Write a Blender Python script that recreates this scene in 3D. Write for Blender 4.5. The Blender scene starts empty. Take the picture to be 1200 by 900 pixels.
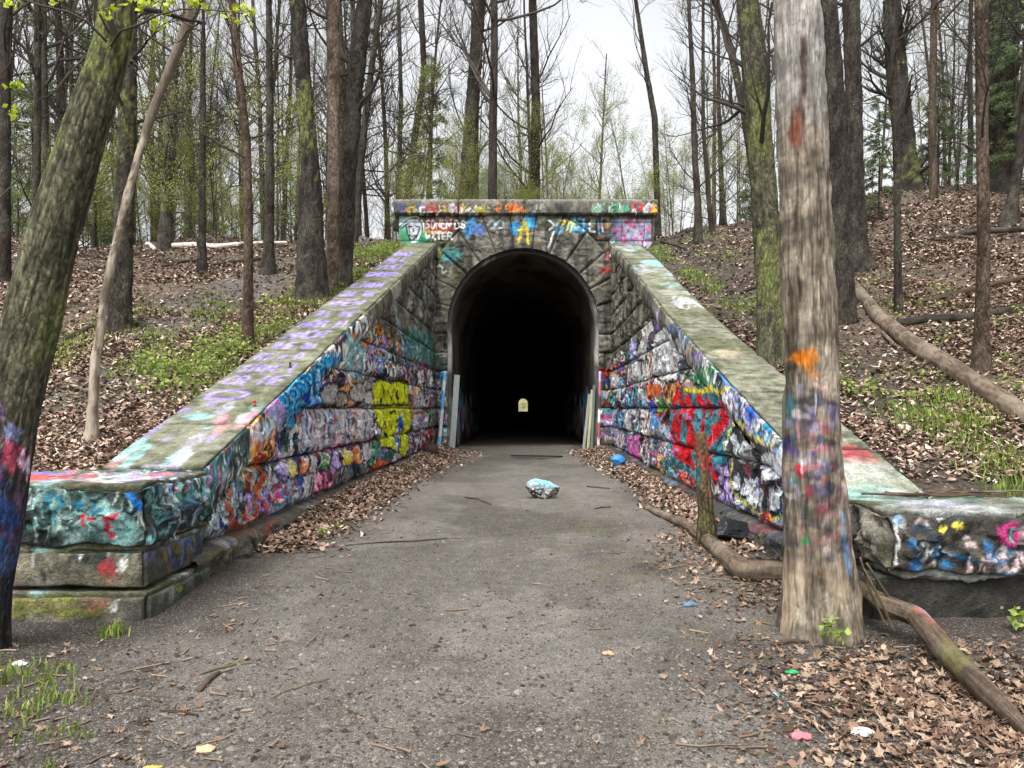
import bpy, math, random
import numpy as np

# ------------------------------------------------------------------ camera, sky, sun, exposure
S = bpy.context.scene
COL = S.collection
cam_d = bpy.data.cameras.new('camera'); cam = bpy.data.objects.new('camera', cam_d); COL.objects.link(cam)
cam.location = (0, 0, 1.5); cam.rotation_euler = (math.radians(90), 0, 0)
cam_d.lens = 27; cam_d.sensor_width = 36; cam_d.shift_x = -13/1200; cam_d.shift_y = 29/1200
cam_d.clip_start = .05; cam_d.clip_end = 5000
S.camera = cam
W = bpy.data.worlds.new('World'); S.world = W; W.use_nodes = True
nt = W.node_tree; nt.nodes.clear()
sky = nt.nodes.new('ShaderNodeTexSky'); sky.sky_type = 'NISHITA'; sky.sun_disc = False
sky.sun_elevation = math.radians(58); sky.sun_rotation = math.radians(200)
sky.dust_density = 6; sky.air_density = 1.0
hs = nt.nodes.new('ShaderNodeHueSaturation'); hs.inputs['Saturation'].default_value = .12
tc = nt.nodes.new('ShaderNodeTexCoord'); cn = nt.nodes.new('ShaderNodeTexNoise'); cn.inputs['Scale'].default_value = 3.2; cn.inputs['Detail'].default_value = 5
mr = nt.nodes.new('ShaderNodeMapRange'); mr.inputs[1].default_value = .3; mr.inputs[2].default_value = .7; mr.inputs[3].default_value = 1.06; mr.inputs[4].default_value = 1.32
mul = nt.nodes.new('ShaderNodeMixRGB'); mul.blend_type = 'MULTIPLY'; mul.inputs[0].default_value = 1
bg = nt.nodes.new('ShaderNodeBackground'); bg.inputs['Strength'].default_value = .15
wo = nt.nodes.new('ShaderNodeOutputWorld')
L = nt.links.new
L(sky.outputs[0], hs.inputs['Color']); L(tc.outputs['Generated'], cn.inputs['Vector']); L(cn.outputs['Fac'], mr.inputs[0])
L(hs.outputs[0], mul.inputs[1]); L(mr.outputs[0], mul.inputs[2]); L(mul.outputs[0], bg.inputs[0]); L(bg.outputs[0], wo.inputs[0])
sd = bpy.data.lights.new('sun', 'SUN'); sd.energy = 1.0; sd.angle = math.radians(25); sd.color = (1, .97, .93)
sun = bpy.data.objects.new('sun', sd); COL.objects.link(sun)
sun.rotation_euler = (math.radians(32), 0, math.radians(-20))
S.view_settings.view_transform = 'Standard'; S.view_settings.look = 'None'; S.view_settings.gamma = 1
S.view_settings.exposure = 1.05
S.cycles.max_bounces = 5; S.cycles.diffuse_bounces = 3; S.cycles.use_denoising = True

# ------------------------------------------------------------------ helpers
RNG = np.random.default_rng(7)
F = 900.0; VX = 613.0; VY = 479.0; EYE = 1.5
def srgb(h):
    if isinstance(h, str):
        h = [int(h[i:i+2], 16) for i in (0, 2, 4)]
    c = np.array(h, float)/255
    return np.where(c <= .04045, c/12.92, ((c+.055)/1.055)**2.4)
def hash3(i, j, k, seed=0):
    n = (i.astype(np.int64)*374761393 + j.astype(np.int64)*668265263 + k.astype(np.int64)*2147483647 + seed*974634777) & 0xffffffff
    n = ((n ^ (n >> 13))*1274126177) & 0xffffffff
    n = ((n ^ (n >> 16))*2246822519) & 0xffffffff
    return ((n ^ (n >> 15)) & 0xffffff)/float(0xffffff)
def vnoise(p, seed=0):
    p = np.asarray(p, float); f = np.floor(p); t = p-f; t = t*t*(3-2*t); f = f.astype(np.int64)
    r = 0
    for a in (0, 1):
        wa = t[..., 0] if a else 1-t[..., 0]
        for b in (0, 1):
            wb = t[..., 1] if b else 1-t[..., 1]
            for c in (0, 1):
                wc = t[..., 2] if c else 1-t[..., 2]
                r = r+wa*wb*wc*hash3(f[..., 0]+a, f[..., 1]+b, f[..., 2]+c, seed)
    return r
def fbm(p, seed=0, octaves=4):
    p = np.asarray(p, float); r = 0; a = .5; s = 0
    for o in range(octaves):
        r = r+a*vnoise(p*(2.03**o), seed+o*17); s += a; a *= .5
    return r/s
def P3(x, y, z=0.0): return np.stack(np.broadcast_arrays(np.asarray(x, float), np.asarray(y, float), np.asarray(z, float)), -1)
def sstep(x, a, b):
    t = np.clip((np.asarray(x, float)-a)/(b-a), 0, 1); return t*t*(3-2*t)
def mix(a, b, t):
    t = np.asarray(t)[..., None]; return a*(1-t)+b*t

def new_mesh(name, verts, faces, mat, col=None, smooth=True, parent=None):
    """verts Nx3; faces: array Mxk or list of such arrays (mixed sizes); one linked object"""
    verts = np.asarray(verts, np.float32).reshape(-1, 3)
    if not isinstance(faces, list): faces = [faces]
    faces = [np.asarray(f, np.int32) for f in faces if len(f)]
    loops = np.concatenate([f.ravel() for f in faces]); tot = np.concatenate([np.full(len(f), f.shape[1], np.int32) for f in faces])
    start = np.concatenate([[0], np.cumsum(tot)[:-1]]).astype(np.int32)
    me = bpy.data.meshes.new(name)
    me.vertices.add(len(verts)); me.vertices.foreach_set('co', verts.ravel())
    me.loops.add(len(loops)); me.loops.foreach_set('vertex_index', loops)
    me.polygons.add(len(tot)); me.polygons.foreach_set('loop_start', start); me.polygons.foreach_set('loop_total', tot)
    me.polygons.foreach_set('use_smooth', np.full(len(tot), smooth))
    if col is not None:
        at = me.color_attributes.new('Col', 'FLOAT_COLOR', 'POINT')
        c = np.ones((len(verts), 4), np.float32); c[:, :3] = np.clip(col, 0, 1); at.data.foreach_set('color', c.ravel())
    me.update(calc_edges=True); me.validate()
    if mat is not None: me.materials.append(mat)
    o = bpy.data.objects.new(name, me); COL.objects.link(o)
    if parent is not None: o.parent = parent
    return o
def empty(name, loc=(0, 0, 0)):
    o = bpy.data.objects.new(name, None); COL.objects.link(o); o.location = loc; o.empty_display_size = .2; return o
def tag(o, label=None, cat=None, group=None, kind=None):
    if label: o['label'] = label
    if cat: o['category'] = cat
    if group: o['group'] = group
    if kind: o['kind'] = kind
    return o
def child(name, verts, faces, mat, col, parent, smooth=True):
    """world-space verts put under a parent empty that may stand anywhere"""
    v = np.asarray(verts, float)-np.array(parent.matrix_world.translation if False else parent.location)
    return new_mesh(name, v, faces, mat, col, smooth, parent)
def grid_faces(nu, nv, off=0):
    i = np.arange(nu-1)[:, None]*nv+np.arange(nv-1)[None]; i = i.ravel()+off
    return np.stack([i, i+nv, i+nv+1, i+1], 1)
def copy_tree(o, parent=None):
    c = o.copy(); COL.objects.link(c)
    if parent is not None: c.parent = parent
    for ch in list(o.children): copy_tree(ch, c)
    return c

# ------------------------------------------------------------------ materials
def mat_attr(name, rough=.85, cells=None, bump=(40, .3, .01), bump2=None, vary=(30, .25), spec=.3, fine=None, stretch=None):
    m = bpy.data.materials.new(name); m.use_nodes = True; n = m.node_tree.nodes; l = m.node_tree.links.new
    b = n['Principled BSDF']; b.inputs['Roughness'].default_value = rough; b.inputs['Specular IOR Level'].default_value = spec
    at = n.new('ShaderNodeAttribute'); at.attribute_name = 'Col'
    tc = n.new('ShaderNodeTexCoord'); src = tc.outputs['Object']
    if stretch:
        mp = n.new('ShaderNodeMapping'); mp.inputs['Scale'].default_value = stretch; l(src, mp.inputs[0]); src = mp.outputs[0]
    no = n.new('ShaderNodeTexNoise'); no.inputs['Scale'].default_value = vary[0]; no.inputs['Detail'].default_value = 6; no.inputs['Roughness'].default_value = .65; l(src, no.inputs['Vector'])
    mp_ = n.new('ShaderNodeMapRange'); mp_.inputs[1].default_value = .25; mp_.inputs[2].default_value = .75; mp_.inputs[3].default_value = 1-vary[1]; mp_.inputs[4].default_value = 1+vary[1]
    l(no.outputs['Fac'], mp_.inputs[0])
    mx = n.new('ShaderNodeMixRGB'); mx.blend_type = 'MULTIPLY'; mx.inputs[0].default_value = 1; l(at.outputs['Color'], mx.inputs[1]); l(mp_.outputs[0], mx.inputs[2])
    outc = mx.outputs[0]
    if cells:  # small uneven plates or flakes: (scale, colour contrast, bump distance)
        cv_ = n.new('ShaderNodeTexVoronoi'); cv_.inputs['Scale'].default_value = cells[0]; cv_.feature = 'F1'
        wn_ = n.new('ShaderNodeTexNoise'); wn_.inputs['Scale'].default_value = cells[0]*.35; wn_.inputs['Detail'].default_value = 5; l(src, wn_.inputs['Vector'])
        ad = n.new('ShaderNodeMixRGB'); ad.blend_type = 'ADD'; ad.inputs[0].default_value = 3.5/cells[0]; l(src, ad.inputs[1]); l(wn_.outputs['Color'], ad.inputs[2]); l(ad.outputs[0], cv_.inputs['Vector'])
        s_ = n.new('ShaderNodeSeparateColor'); l(cv_.outputs['Color'], s_.inputs[0])
        r1 = n.new('ShaderNodeMapRange'); r1.inputs[3].default_value = 1-cells[1]; r1.inputs[4].default_value = 1+cells[1]; l(s_.outputs[0], r1.inputs[0])
        r2 = n.new('ShaderNodeMapRange'); r2.inputs[1].default_value = .15; r2.inputs[2].default_value = .75; r2.inputs[3].default_value = 1.12; r2.inputs[4].default_value = 1-cells[1]*.9; l(cv_.outputs['Distance'], r2.inputs[0])
        for rr_ in (r1, r2):
            k_ = n.new('ShaderNodeMixRGB'); k_.blend_type = 'MULTIPLY'; k_.inputs[0].default_value = 1; l(outc, k_.inputs[1]); l(rr_.outputs[0], k_.inputs[2]); outc = k_.outputs[0]
    if fine:  # light grit specks: (scale, threshold, colour)
        vo = n.new('ShaderNodeTexVoronoi'); vo.inputs['Scale'].default_value = fine[0]; l(src, vo.inputs['Vector'])
        sp = n.new('ShaderNodeSeparateColor'); l(vo.outputs['Color'], sp.inputs[0])
        gt = n.new('ShaderNodeMapRange'); gt.inputs[1].default_value = fine[1]; gt.inputs[2].default_value = 1; gt.inputs[3].default_value = 0; gt.inputs[4].default_value = .8; l(sp.outputs[0], gt.inputs[0])
        m2 = n.new('ShaderNodeMixRGB'); l(gt.outputs[0], m2.inputs[0]); l(outc, m2.inputs[1]); m2.inputs[2].default_value = (*fine[2], 1); 
        m3 = n.new('ShaderNodeMapRange'); m3.inputs[3].default_value = .55; m3.inputs[4].default_value = 1.25; l(sp.outputs[1], m3.inputs[0])
        m4 = n.new('ShaderNodeMixRGB'); m4.blend_type = 'MULTIPLY'; m4.inputs[0].default_value = 1; l(m2.outputs[0], m4.inputs[1]); l(m3.outputs[0], m4.inputs[2]); outc = m4.outputs[0]
    l(outc, b.inputs['Base Color'])
    nb = n.new('ShaderNodeTexNoise'); nb.inputs['Scale'].default_value = bump[0]; nb.inputs['Detail'].default_value = 8; nb.inputs['Roughness'].default_value = .7; l(src, nb.inputs['Vector'])
    bp = n.new('ShaderNodeBump'); bp.inputs['Strength'].default_value = bump[1]; bp.inputs['Distance'].default_value = bump[2]; l(nb.outputs['Fac'], bp.inputs['Height'])
    last = bp
    if cells:
        b3 = n.new('ShaderNodeBump'); b3.invert = True; b3.inputs['Strength'].default_value = .8; b3.inputs['Distance'].default_value = cells[2]; l(cv_.outputs['Distance'], b3.inputs['Height']); l(last.outputs[0], b3.inputs['Normal']); last = b3
    if fine:
        vb = n.new('ShaderNodeTexVoronoi'); vb.inputs['Scale'].default_value = fine[0]; l(src, vb.inputs['Vector'])
        b2 = n.new('ShaderNodeBump'); b2.invert = True; b2.inputs['Strength'].default_value = .5; b2.inputs['Distance'].default_value = .008; l(vb.outputs['Distance'], b2.inputs['Height']); l(bp.outputs[0], b2.inputs['Normal']); last = b2
    l(last.outputs[0], b.inputs['Normal'])
    return m
M_STONE = mat_attr('painted_stone', .75, bump=(26, .9, .03), vary=(45, .4), spec=.3, cells=(55, .2, .006))
M_COPE = mat_attr('coping_stone', .85, bump=(28, .7, .015), vary=(38, .4), spec=.25, cells=(70, .12, .003))
M_GRAVEL = mat_attr('gravel', .93, bump=(30, .7, .02), vary=(7, .3), fine=(150, .86, (.34, .32, .3)), spec=.2)
M_SOIL = mat_attr('forest_soil', .95, bump=(14, .8, .04), vary=(6, .4), fine=(38, .9, (.3, .25, .2)), spec=.15)
M_LEAF = mat_attr('dead_leaf', .8, bump=(60, .3, .004), vary=(40, .2), spec=.25)
M_BARK = mat_attr('bark', .92, bump=(45, 1, .015), vary=(30, .5), spec=.15, stretch=(1, 1, .45), cells=(42, .42, .012))
M_DEADWOOD = mat_attr('dead_wood', .9, bump=(90, 1, .012), vary=(70, .45), spec=.15, stretch=(1, 1, .12))
M_TWIG = mat_attr('twig_bark', .95, bump=(30, .3, .004), vary=(8, .3), spec=.1)
M_GREEN = mat_attr('young_leaf', .7, bump=(30, .2, .002), vary=(5, .3), spec=.25)
M_PAINT = mat_attr('painted_surface', .5, bump=(50, .3, .004), vary=(20, .15), spec=.4)
M_DARK = mat_attr('tunnel_masonry', .9, bump=(10, .6, .03), vary=(4, .35), spec=.15)
def mat_leaf_trans(m):
    n = m.node_tree.nodes; l = m.node_tree.links.new
    b = n['Principled BSDF']; t = n.new('ShaderNodeBsdfTranslucent'); mx = n.new('ShaderNodeMixShader'); mx.inputs[0].default_value = .35
    at = [x for x in n if x.type == 'ATTRIBUTE'][0]; l(at.outputs['Color'], t.inputs['Color'])
    l(b.outputs[0], mx.inputs[1]); l(t.outputs[0], mx.inputs[2]); out = [x for x in n if x.type == 'OUTPUT_MATERIAL'][0]; l(mx.outputs[0], out.inputs['Surface'])
mat_leaf_trans(M_GREEN)

# ------------------------------------------------------------------ paint canvases (metres on the wall, never on the picture)
FONT = {
 'A': [[(0,0),(.5,1),(1,0)],[(.2,.4),(.8,.4)]], 'B': [[(0,0),(0,1),(.7,1),(.9,.78),(.65,.52),(0,.52)],[(.65,.52),(1,.28),(.7,0),(0,0)]],
 'C': [[(1,.85),(.6,1),(.15,.8),(0,.5),(.15,.15),(.6,0),(1,.15)]], 'D': [[(0,0),(0,1),(.55,1),(1,.65),(1,.35),(.55,0),(0,0)]],
 'E': [[(1,1),(0,1),(0,0),(1,0)],[(0,.5),(.8,.5)]], 'F': [[(1,1),(0,1),(0,0)],[(0,.5),(.75,.5)]],
 'G': [[(1,.85),(.6,1),(.1,.8),(0,.4),(.3,0),(.8,.05),(1,.4),(.55,.4)]], 'H': [[(0,0),(0,1)],[(1,0),(1,1)],[(0,.5),(1,.5)]],
 'I': [[(.5,0),(.5,1)]], 'J': [[(.9,1),(.9,.25),(.5,0),(.1,.2)]], 'K': [[(0,0),(0,1)],[(.95,1),(.05,.45),(1,0)]], 'L': [[(0,1),(0,0),(.9,0)]],
 'M': [[(0,0),(.08,1),(.5,.35),(.92,1),(1,0)]], 'N': [[(0,0),(0,1),(1,0),(1,1)]], 'O': [[(.5,1),(.1,.8),(0,.5),(.1,.2),(.5,0),(.9,.2),(1,.5),(.9,.8),(.5,1)]],
 'P': [[(0,0),(0,1),(.75,1),(1,.78),(.75,.5),(0,.5)]], 'Q': [[(.5,1),(.1,.8),(0,.5),(.1,.2),(.5,0),(.9,.2),(1,.5),(.9,.8),(.5,1)],[(.6,.3),(1,-.05)]],
 'R': [[(0,0),(0,1),(.75,1),(1,.78),(.75,.52),(0,.5)],[(.45,.5),(1,0)]], 'S': [[(.95,.85),(.5,1),(.08,.8),(.25,.55),(.75,.45),(.95,.2),(.5,0),(0,.15)]],
 'T': [[(0,1),(1,1)],[(.5,1),(.5,0)]], 'U': [[(0,1),(0,.3),(.3,0),(.7,0),(1,.3),(1,1)]], 'V': [[(0,1),(.5,0),(1,1)]], 'W': [[(0,1),(.22,0),(.5,.6),(.78,0),(1,1)]],
 'X': [[(0,0),(1,1)],[(0,1),(1,0)]], 'Y': [[(0,1),(.5,.5),(1,1)],[(.5,.5),(.45,0)]], 'Z': [[(0,1),(1,1),(0,0),(1,0)]],
 '5': [[(.9,1),(.15,1),(.1,.55),(.6,.6),(.9,.3),(.5,0),(.05,.1)]], '3': [[(.05,.9),(.6,1),(.8,.75),(.4,.55),(.9,.3),(.5,0),(.05,.1)]],
 '7': [[(0,1),(1,1),(.4,0)]], '9': [[(.9,.75),(.5,1),(.1,.75),(.4,.5),(.9,.7),(.7,0)]], '-': [[(.1,.5),(.9,.5)]], "'": [[(.4,1.1),(.5,.8)]], '.': [[(.4,0),(.5,.05)]],
}
def smoothline(pts, n=3):
    p = np.array(pts, float)
    if len(p) < 3: return p
    for _ in range(n-1):
        q = [p[0]]
        for a, b in zip(p[:-1], p[1:]): q += [a*.78+b*.22, a*.22+b*.78]
        q.append(p[-1]); p = np.array(q)
    return p
class Canvas:
    def __init__(s, u0, u1, v0, v1, ru, rv):
        s.u0, s.v0, s.ru, s.rv = u0, v0, ru, rv
        s.nu = int((u1-u0)/ru)+1; s.nv = int((v1-v0)/rv)+1
        s.a = np.zeros((s.nu, s.nv, 3)); s.U, s.V = np.meshgrid(u0+np.arange(s.nu)*ru, v0+np.arange(s.nv)*rv, indexing='ij')
        s.gain = 1.0; s.warp = 1.0
    def _w(s, lo, hi):
        i0 = max(0, int((lo[0]-s.u0)/s.ru)-1); i1 = min(s.nu, int((hi[0]-s.u0)/s.ru)+2)
        j0 = max(0, int((lo[1]-s.v0)/s.rv)-1); j1 = min(s.nv, int((hi[1]-s.v0)/s.rv)+2)
        return slice(i0, i1), slice(j0, j1), (i1 > i0 and j1 > j0)
    def stroke(s, pts, w, c, alpha=1, soft=None):
        pts = np.asarray(pts, float); c = np.asarray(c, float); r = w/2
        soft = max(s.rv*.8, r*.25) if soft is None else soft
        I, J, ok = s._w(pts.min(0)-r-soft, pts.max(0)+r+soft)
        if not ok: return
        U, V = s.U[I, J], s.V[I, J]; d = np.full(U.shape, 1e9)
        for a, b in zip(pts[:-1], pts[1:]):
            e = b-a; q = max((e*e).sum(), 1e-12); t = np.clip(((U-a[0])*e[0]+(V-a[1])*e[1])/q, 0, 1)
            d = np.minimum(d, np.hypot(U-a[0]-t*e[0], V-a[1]-t*e[1]))
        m = np.clip((r+soft/2-d)/soft, 0, 1)*alpha
        s.a[I, J] = s.a[I, J]*(1-m[..., None])+c*m[..., None]
    def poly(s, pts, c, alpha=1, soft=None):
        pts = np.asarray(pts, float); c = np.asarray(c, float); I, J, ok = s._w(pts.min(0), pts.max(0))
        if not ok: return
        U, V = s.U[I, J], s.V[I, J]; ins = np.zeros(U.shape, bool); j = len(pts)-1
        for i in range(len(pts)):
            (xi, yi), (xj, yj) = pts[i], pts[j]
            if yi != yj: ins ^= ((yi > V) != (yj > V)) & (U < (xj-xi)*(V-yi)/(yj-yi)+xi)
            j = i
        m = ins*alpha
        s.a[I, J] = s.a[I, J]*(1-m[..., None])+c*m[..., None]
    def blob(s, u, v, ru, rv, c, alpha=1, seed=0, hard=.35):
        I, J, ok = s._w(np.array([u-ru*1.4, v-rv*1.4]), np.array([u+ru*1.4, v+rv*1.4]))
        if not ok: return
        U, V = s.U[I, J], s.V[I, J]
        d = np.hypot((U-u)/ru, (V-v)/rv)+(fbm(P3(U/ru*1.6+seed, V/rv*1.6, seed*.7), seed)-.5)*.9
        m = np.clip((1-d)/hard, 0, 1)*alpha
        s.a[I, J] = s.a[I, J]*(1-m[..., None])+np.asarray(c)*m[..., None]
    def letter(s, ch, u, v, wu, hv, w, c, rng=None, alpha=1, shear=0, flip=1, jit=.06):
        for st in FONT.get(ch, []):
            p = np.array(st, float)
            if rng is not None: p = p+rng.normal(0, jit, p.shape)
            p = smoothline(p, 3)
            q = np.stack([u+flip*(p[:, 0]*wu+p[:, 1]*shear*wu), v+p[:, 1]*hv], 1)
            s.stroke(q, w, c, alpha)
    def text(s, t, u, v, wu, hv, w, c, rng=None, gap=.35, flip=1, alpha=1, shear=0, rise=0):
        for k, ch in enumerate(t):
            s.letter(ch, u+flip*k*wu*(1+gap), v+rise*k, wu, hv, w, c, rng, alpha, shear, flip)
    def bubble(s, t, u, v, wu, hv, w, fill, line, rng, flip=1, hi=None):
        for k, ch in enumerate(t):
            r2 = np.random.default_rng(int(rng.integers(1e9))); uu = u+flip*k*wu*1.12; vv = v+rng.normal(0, hv*.06); st = r2.bit_generator.state
            for ww, cc in ((w*1.75, line), (w, fill)):
                r2.bit_generator.state = st; s.letter(ch, uu, vv, wu*.85, hv, ww, cc, r2, flip=flip, jit=.07)
            if hi is not None:
                r2.bit_generator.state = st; s.letter(ch, uu-w*.15, vv+w*.15, wu*.85, hv, w*.18, hi, r2, flip=flip, jit=.07, alpha=.8)
    def sample(s, U, V):
        q = s.warp; w1 = P3(U*7, V*7, 1.3); U0, V0 = U, V
        U = U+(fbm(w1, 95, 4)-.5)*.16*q; V = V+(fbm(w1, 96, 4)-.5)*.12*q+(fbm(P3(U0*34/q**.5, V0*3, 0), 97, 2)-.5)*.16*q
        x = np.clip((U-s.u0)/s.ru, 0, s.nu-1.001); y = np.clip((V-s.v0)/s.rv, 0, s.nv-1.001)
        i = x.astype(int); j = y.astype(int); fx = (x-i)[..., None]; fy = (y-j)[..., None]; a = s.a
        c = (a[i, j]*(1-fx)*(1-fy)+a[i+1, j]*fx*(1-fy)+a[i, j+1]*(1-fx)*fy+a[i+1, j+1]*fx*fy)
        g = fbm(P3(U*9, V*9), 91, 4)[..., None]; h = fbm(P3(U*30, V*38), 93, 3)[..., None]; m = c.mean(-1, keepdims=True)
        c = (c*1.08-m*.08).clip(0, 1)*np.clip(.12+1.6*g, .3, 1.4)*(.6+.75*h); k = np.clip((h-.62)*9, 0, 1)*np.clip((g-.45)*6, 0, 1)*.6
        return (c*(1-k)+.07*k)*s.gain
PAL = [srgb(x) for x in ('e8e6e2','dfe3ea','1b1b1f','101014','2f6fd0','3fb0e6','6fd6e0','d8364a','e86a9c','f0c832','ef8a2c','3c9a58','7a55b8','b9a5e6','1f7f8c','c9ccd2','8a8f96','f3f3ee','24346e','c23a2a')]
WTS = np.array([7,6,8,5,4,4,3,2.6,3,2.4,2.2,2,3.6,4,2.8,6,4,5,2.5,1.6]); WTS = WTS/WTS.sum()
LET = 'ABCDEGHJKMNORSTUWXYZSAOEK35'
def scribble(cv, rng, u, v, size, flip=1, pal=PAL, wts=WTS, stretch=1.0):
    k = rng.random(); n = int(rng.integers(2, 5)); t = ''.join(rng.choice(list(LET), n))
    c = pal[rng.choice(len(pal), p=wts)]*rng.uniform(.7, 1); d = pal[rng.choice(len(pal), p=wts)]
    hv = size; wu = size*.75*stretch
    if k < .33: cv.bubble(t, u, v, wu, hv, size*.24, c, (np.full(3, .01) if rng.random() < .65 else d), rng, flip, hi=(srgb('ffffff') if rng.random() < .4 else None))
    elif k < .70: cv.text(t, u, v, wu*.7, hv*.8, size*rng.uniform(.06, .13), c, rng, flip=flip, alpha=.95, shear=rng.uniform(-.1, .4))
    elif k < .82:
        cv.blob(u, v+hv/2, wu*rng.uniform(.5, 1.2), hv*rng.uniform(.3, .6), c, rng.uniform(.5, .95), int(rng.integers(999)))
    else:  # loops and runs of paint
        for _ in range(int(rng.integers(2, 6))):
            a = rng.uniform(-1, 1, 2)*[wu, hv]; p = np.array([u, v])+a
            q = [p]
            for _ in range(5): p = p+rng.normal(0, .22, 2)*[wu, hv*1.3]; q.append(p)
            cv.stroke(smoothline(q, 3), size*rng.uniform(.04, .1), c if rng.random() < .6 else d, .9)
def drips(cv, rng, n, ulim, vfun, length=.5, w=.012, pal=PAL):
    for _ in range(n):
        u = rng.uniform(*ulim); v = vfun(u, rng); c = pal[rng.choice(len(pal), p=WTS)]
        cv.stroke([(u, v), (u+rng.normal(0, .004), v-rng.uniform(.1, length))], w*rng.uniform(.6, 1.6), c, .75)
# ------------------------------------------------------------------ terrain
def Hhill(X, Y):
    X = np.asarray(X, float); Y = np.asarray(Y, float)
    p = -1.46+.325*Y
    crest = np.where(X > 0, 8.0+.9*sstep(X, 4, 8), 8.0-.6*sstep(-X, 8, 22))
    crest = np.where(np.abs(X) < 4.6, 7.7, crest)
    side = np.where(X > 0, .15*np.clip(X-4.6, 0, 22)*sstep(Y, 8, 22), 0)
    k = .6; h = np.clip(.5+.5*(p-crest)/k, 0, 1); q = p*(1-h)+crest*h-k*h*(1-h)   # smooth min
    q = q+side
    wide = np.where(np.abs(X) > 4.4, 1.0, 0)
    q = q+wide*((fbm(P3(X*.35, Y*.35), 3)-.5)*(.55+.6*sstep(Y, 18, 28))*sstep(np.abs(X), 4.4, 7)+(fbm(P3(X*1.7, Y*1.7), 5)-.5)*.12)
    far = sstep(Y, 404, 414); q = q*(1-far)-.5*far
    q = q*(1-sstep(np.abs(X), 120, 160))-.5*sstep(np.abs(X), 120, 160)
    near = np.where(X > 0, sstep(Y, 5.7, 6.45), sstep(Y, 5.95, 6.9))
    near = np.where(np.abs(X) > 7, sstep(Y, 4.2, 7.2), near)
    return -.3*(1-near)+q*near
def Gpath(X, Y):
    X = np.asarray(X, float); Y = np.asarray(Y, float)
    g = -.05*sstep(-Y, -8, -5)+.1*sstep(Y, 12, 26)
    g = g+(fbm(P3(X*.8, Y*.8), 21)-.5)*.07+(fbm(P3(X*3, Y*3), 22)-.5)*.025
    g = g+np.where(Y < 27, .17*np.exp(-((np.abs(X)-2.75)/.42)**2)*sstep(Y, 8, 11)*(1-sstep(Y, 25.5, 27)), 0)
    g = g-.03*np.exp(-(X/1.6)**2)
    g = g+.05*sstep(np.abs(X), 2.3, 3.6)*(1-sstep(Y, 3, 9))
    g = g-.09*np.exp(-((X+3.4)/1.3)**2-((Y-5.4)/.8)**2)
    return g
def isect(px, py, hfun=Hhill, y0=6.0, y1=90):
    Y = np.arange(y0, y1, .02); X = (px-VX)/F*Y; z = EYE+(VY-py)/F*Y; h = hfun(X, Y)
    k = np.argmax(h >= z) if (h >= z).any() else len(Y)-1
    return np.array([X[k], Y[k], h[k]])

# ground sheet
def axis(segs):
    out = []
    for a, b, n in segs: out += list(np.linspace(a, b, n, endpoint=False))
    out.append(segs[-1][1]); return np.array(out)
gx = axis([(-1500, -60, 8), (-60, -8, 12), (-8, -3.6, 40), (-3.6, 3.6, 260), (3.6, 8, 60), (8, 60, 12), (60, 1500, 8)])
gy = axis([(-300, -6, 8), (-6, 2.2, 30), (2.2, 9, 330), (9, 16, 150), (16, 30, 110), (30, 60, 30), (60, 450, 60), (450, 3000, 12)])
X, Y = np.meshgrid(gx, gy, indexing='ij'); Z = Gpath(X, Y)
Z = np.where((np.abs(X) > 9) | (Y > 30), np.minimum(Z, .06), Z)
n1 = fbm(P3(X*1.1, Y*.7), 31); n2 = fbm(P3(X*6, Y*6), 32); n3 = fbm(P3(X*.45, Y*.3), 33)
gravel = srgb('87817a')*.56; dirt = srgb('4b4038')*.42; damp = srgb('4d453f')*.55; olive = srgb('66653a')*.6
col = np.broadcast_to(gravel, X.shape+(3,)).copy()
edge = sstep(np.abs(X+.25)+(n1-.5)*1.6, 1.5, 2.6)
edge = np.maximum(edge, sstep(X+(n1-.5)*2, .75, 1.9)*(1-sstep(Y, 9, 13)))
edge = np.maximum(edge, sstep(X-.25*(8-Y)+(n1-.5)*1.2, .2, 1.1)*.8*(1-sstep(Y, 7, 9)))
edge = np.maximum(edge, sstep(-X+(n1-.5)*1.2-.15*(Y-4), 1.9, 2.5)*.8)
col = mix(col, dirt, edge*.85)
col = mix(col, damp, sstep(n3, .52, .64)*.45)
col = mix(col, damp, sstep(Y, 13, 20)*.5)
wet = sstep(fbm(P3(X*.9+4, Y*.55), 36, 5), .5, .6)*(1-sstep(Y, 14, 22)); col = mix(col, damp*1.1, wet*.4); pale = sstep(fbm(P3(X*.6+9, Y*.4), 37, 5), .52, .66); col = mix(col, gravel*1.3, pale*.45*(np.abs(X) < 2))
col = mix(col, olive, sstep(n2*n1, .33, .42)*.35*(X > .3))
col = col*(.8+.4*n2[..., None])
g = new_mesh('ground', P3(X, Y, Z).reshape(-1, 3), grid_faces(*X.shape), M_GRAVEL, col.reshape(-1, 3)); tag(g, kind='structure')
# hillside sheet
hx = axis([(-170, -40, 14), (-40, -16, 40), (-16, -3.92, 150), (-3.92, -3.4, 5), (-3.4, 3.3, 14), (3.3, 3.7, 5), (3.7, 16, 170), (16, 40, 50), (40, 170, 14)])
hy = axis([(3.6, 5.6, 6), (5.6, 16, 190), (16, 34, 160), (34, 70, 50), (70, 400, 40), (400, 420, 12)])
X, Y = np.meshgrid(hx, hy, indexing='ij'); Z = Hhill(X, Y)
n1 = fbm(P3(X*.5, Y*.5), 41); n2 = fbm(P3(X*5, Y*5), 42); n3 = fbm(P3(X*1.3, Y*1.3), 43)
def track(X, Y):   # worn dirt tracks beside each wing
    xl = -5.0-.06*(Y-8)-.9*np.sin((Y-7)*.16); xr = 4.15+.05*(Y-8)
    wl = .65+.02*Y; wr = .75+.035*Y
    return np.maximum(np.exp(-((X-xl)/wl)**2)*(X < 0), np.exp(-((X-xr)/wr)**2)*(X > 0))
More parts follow.
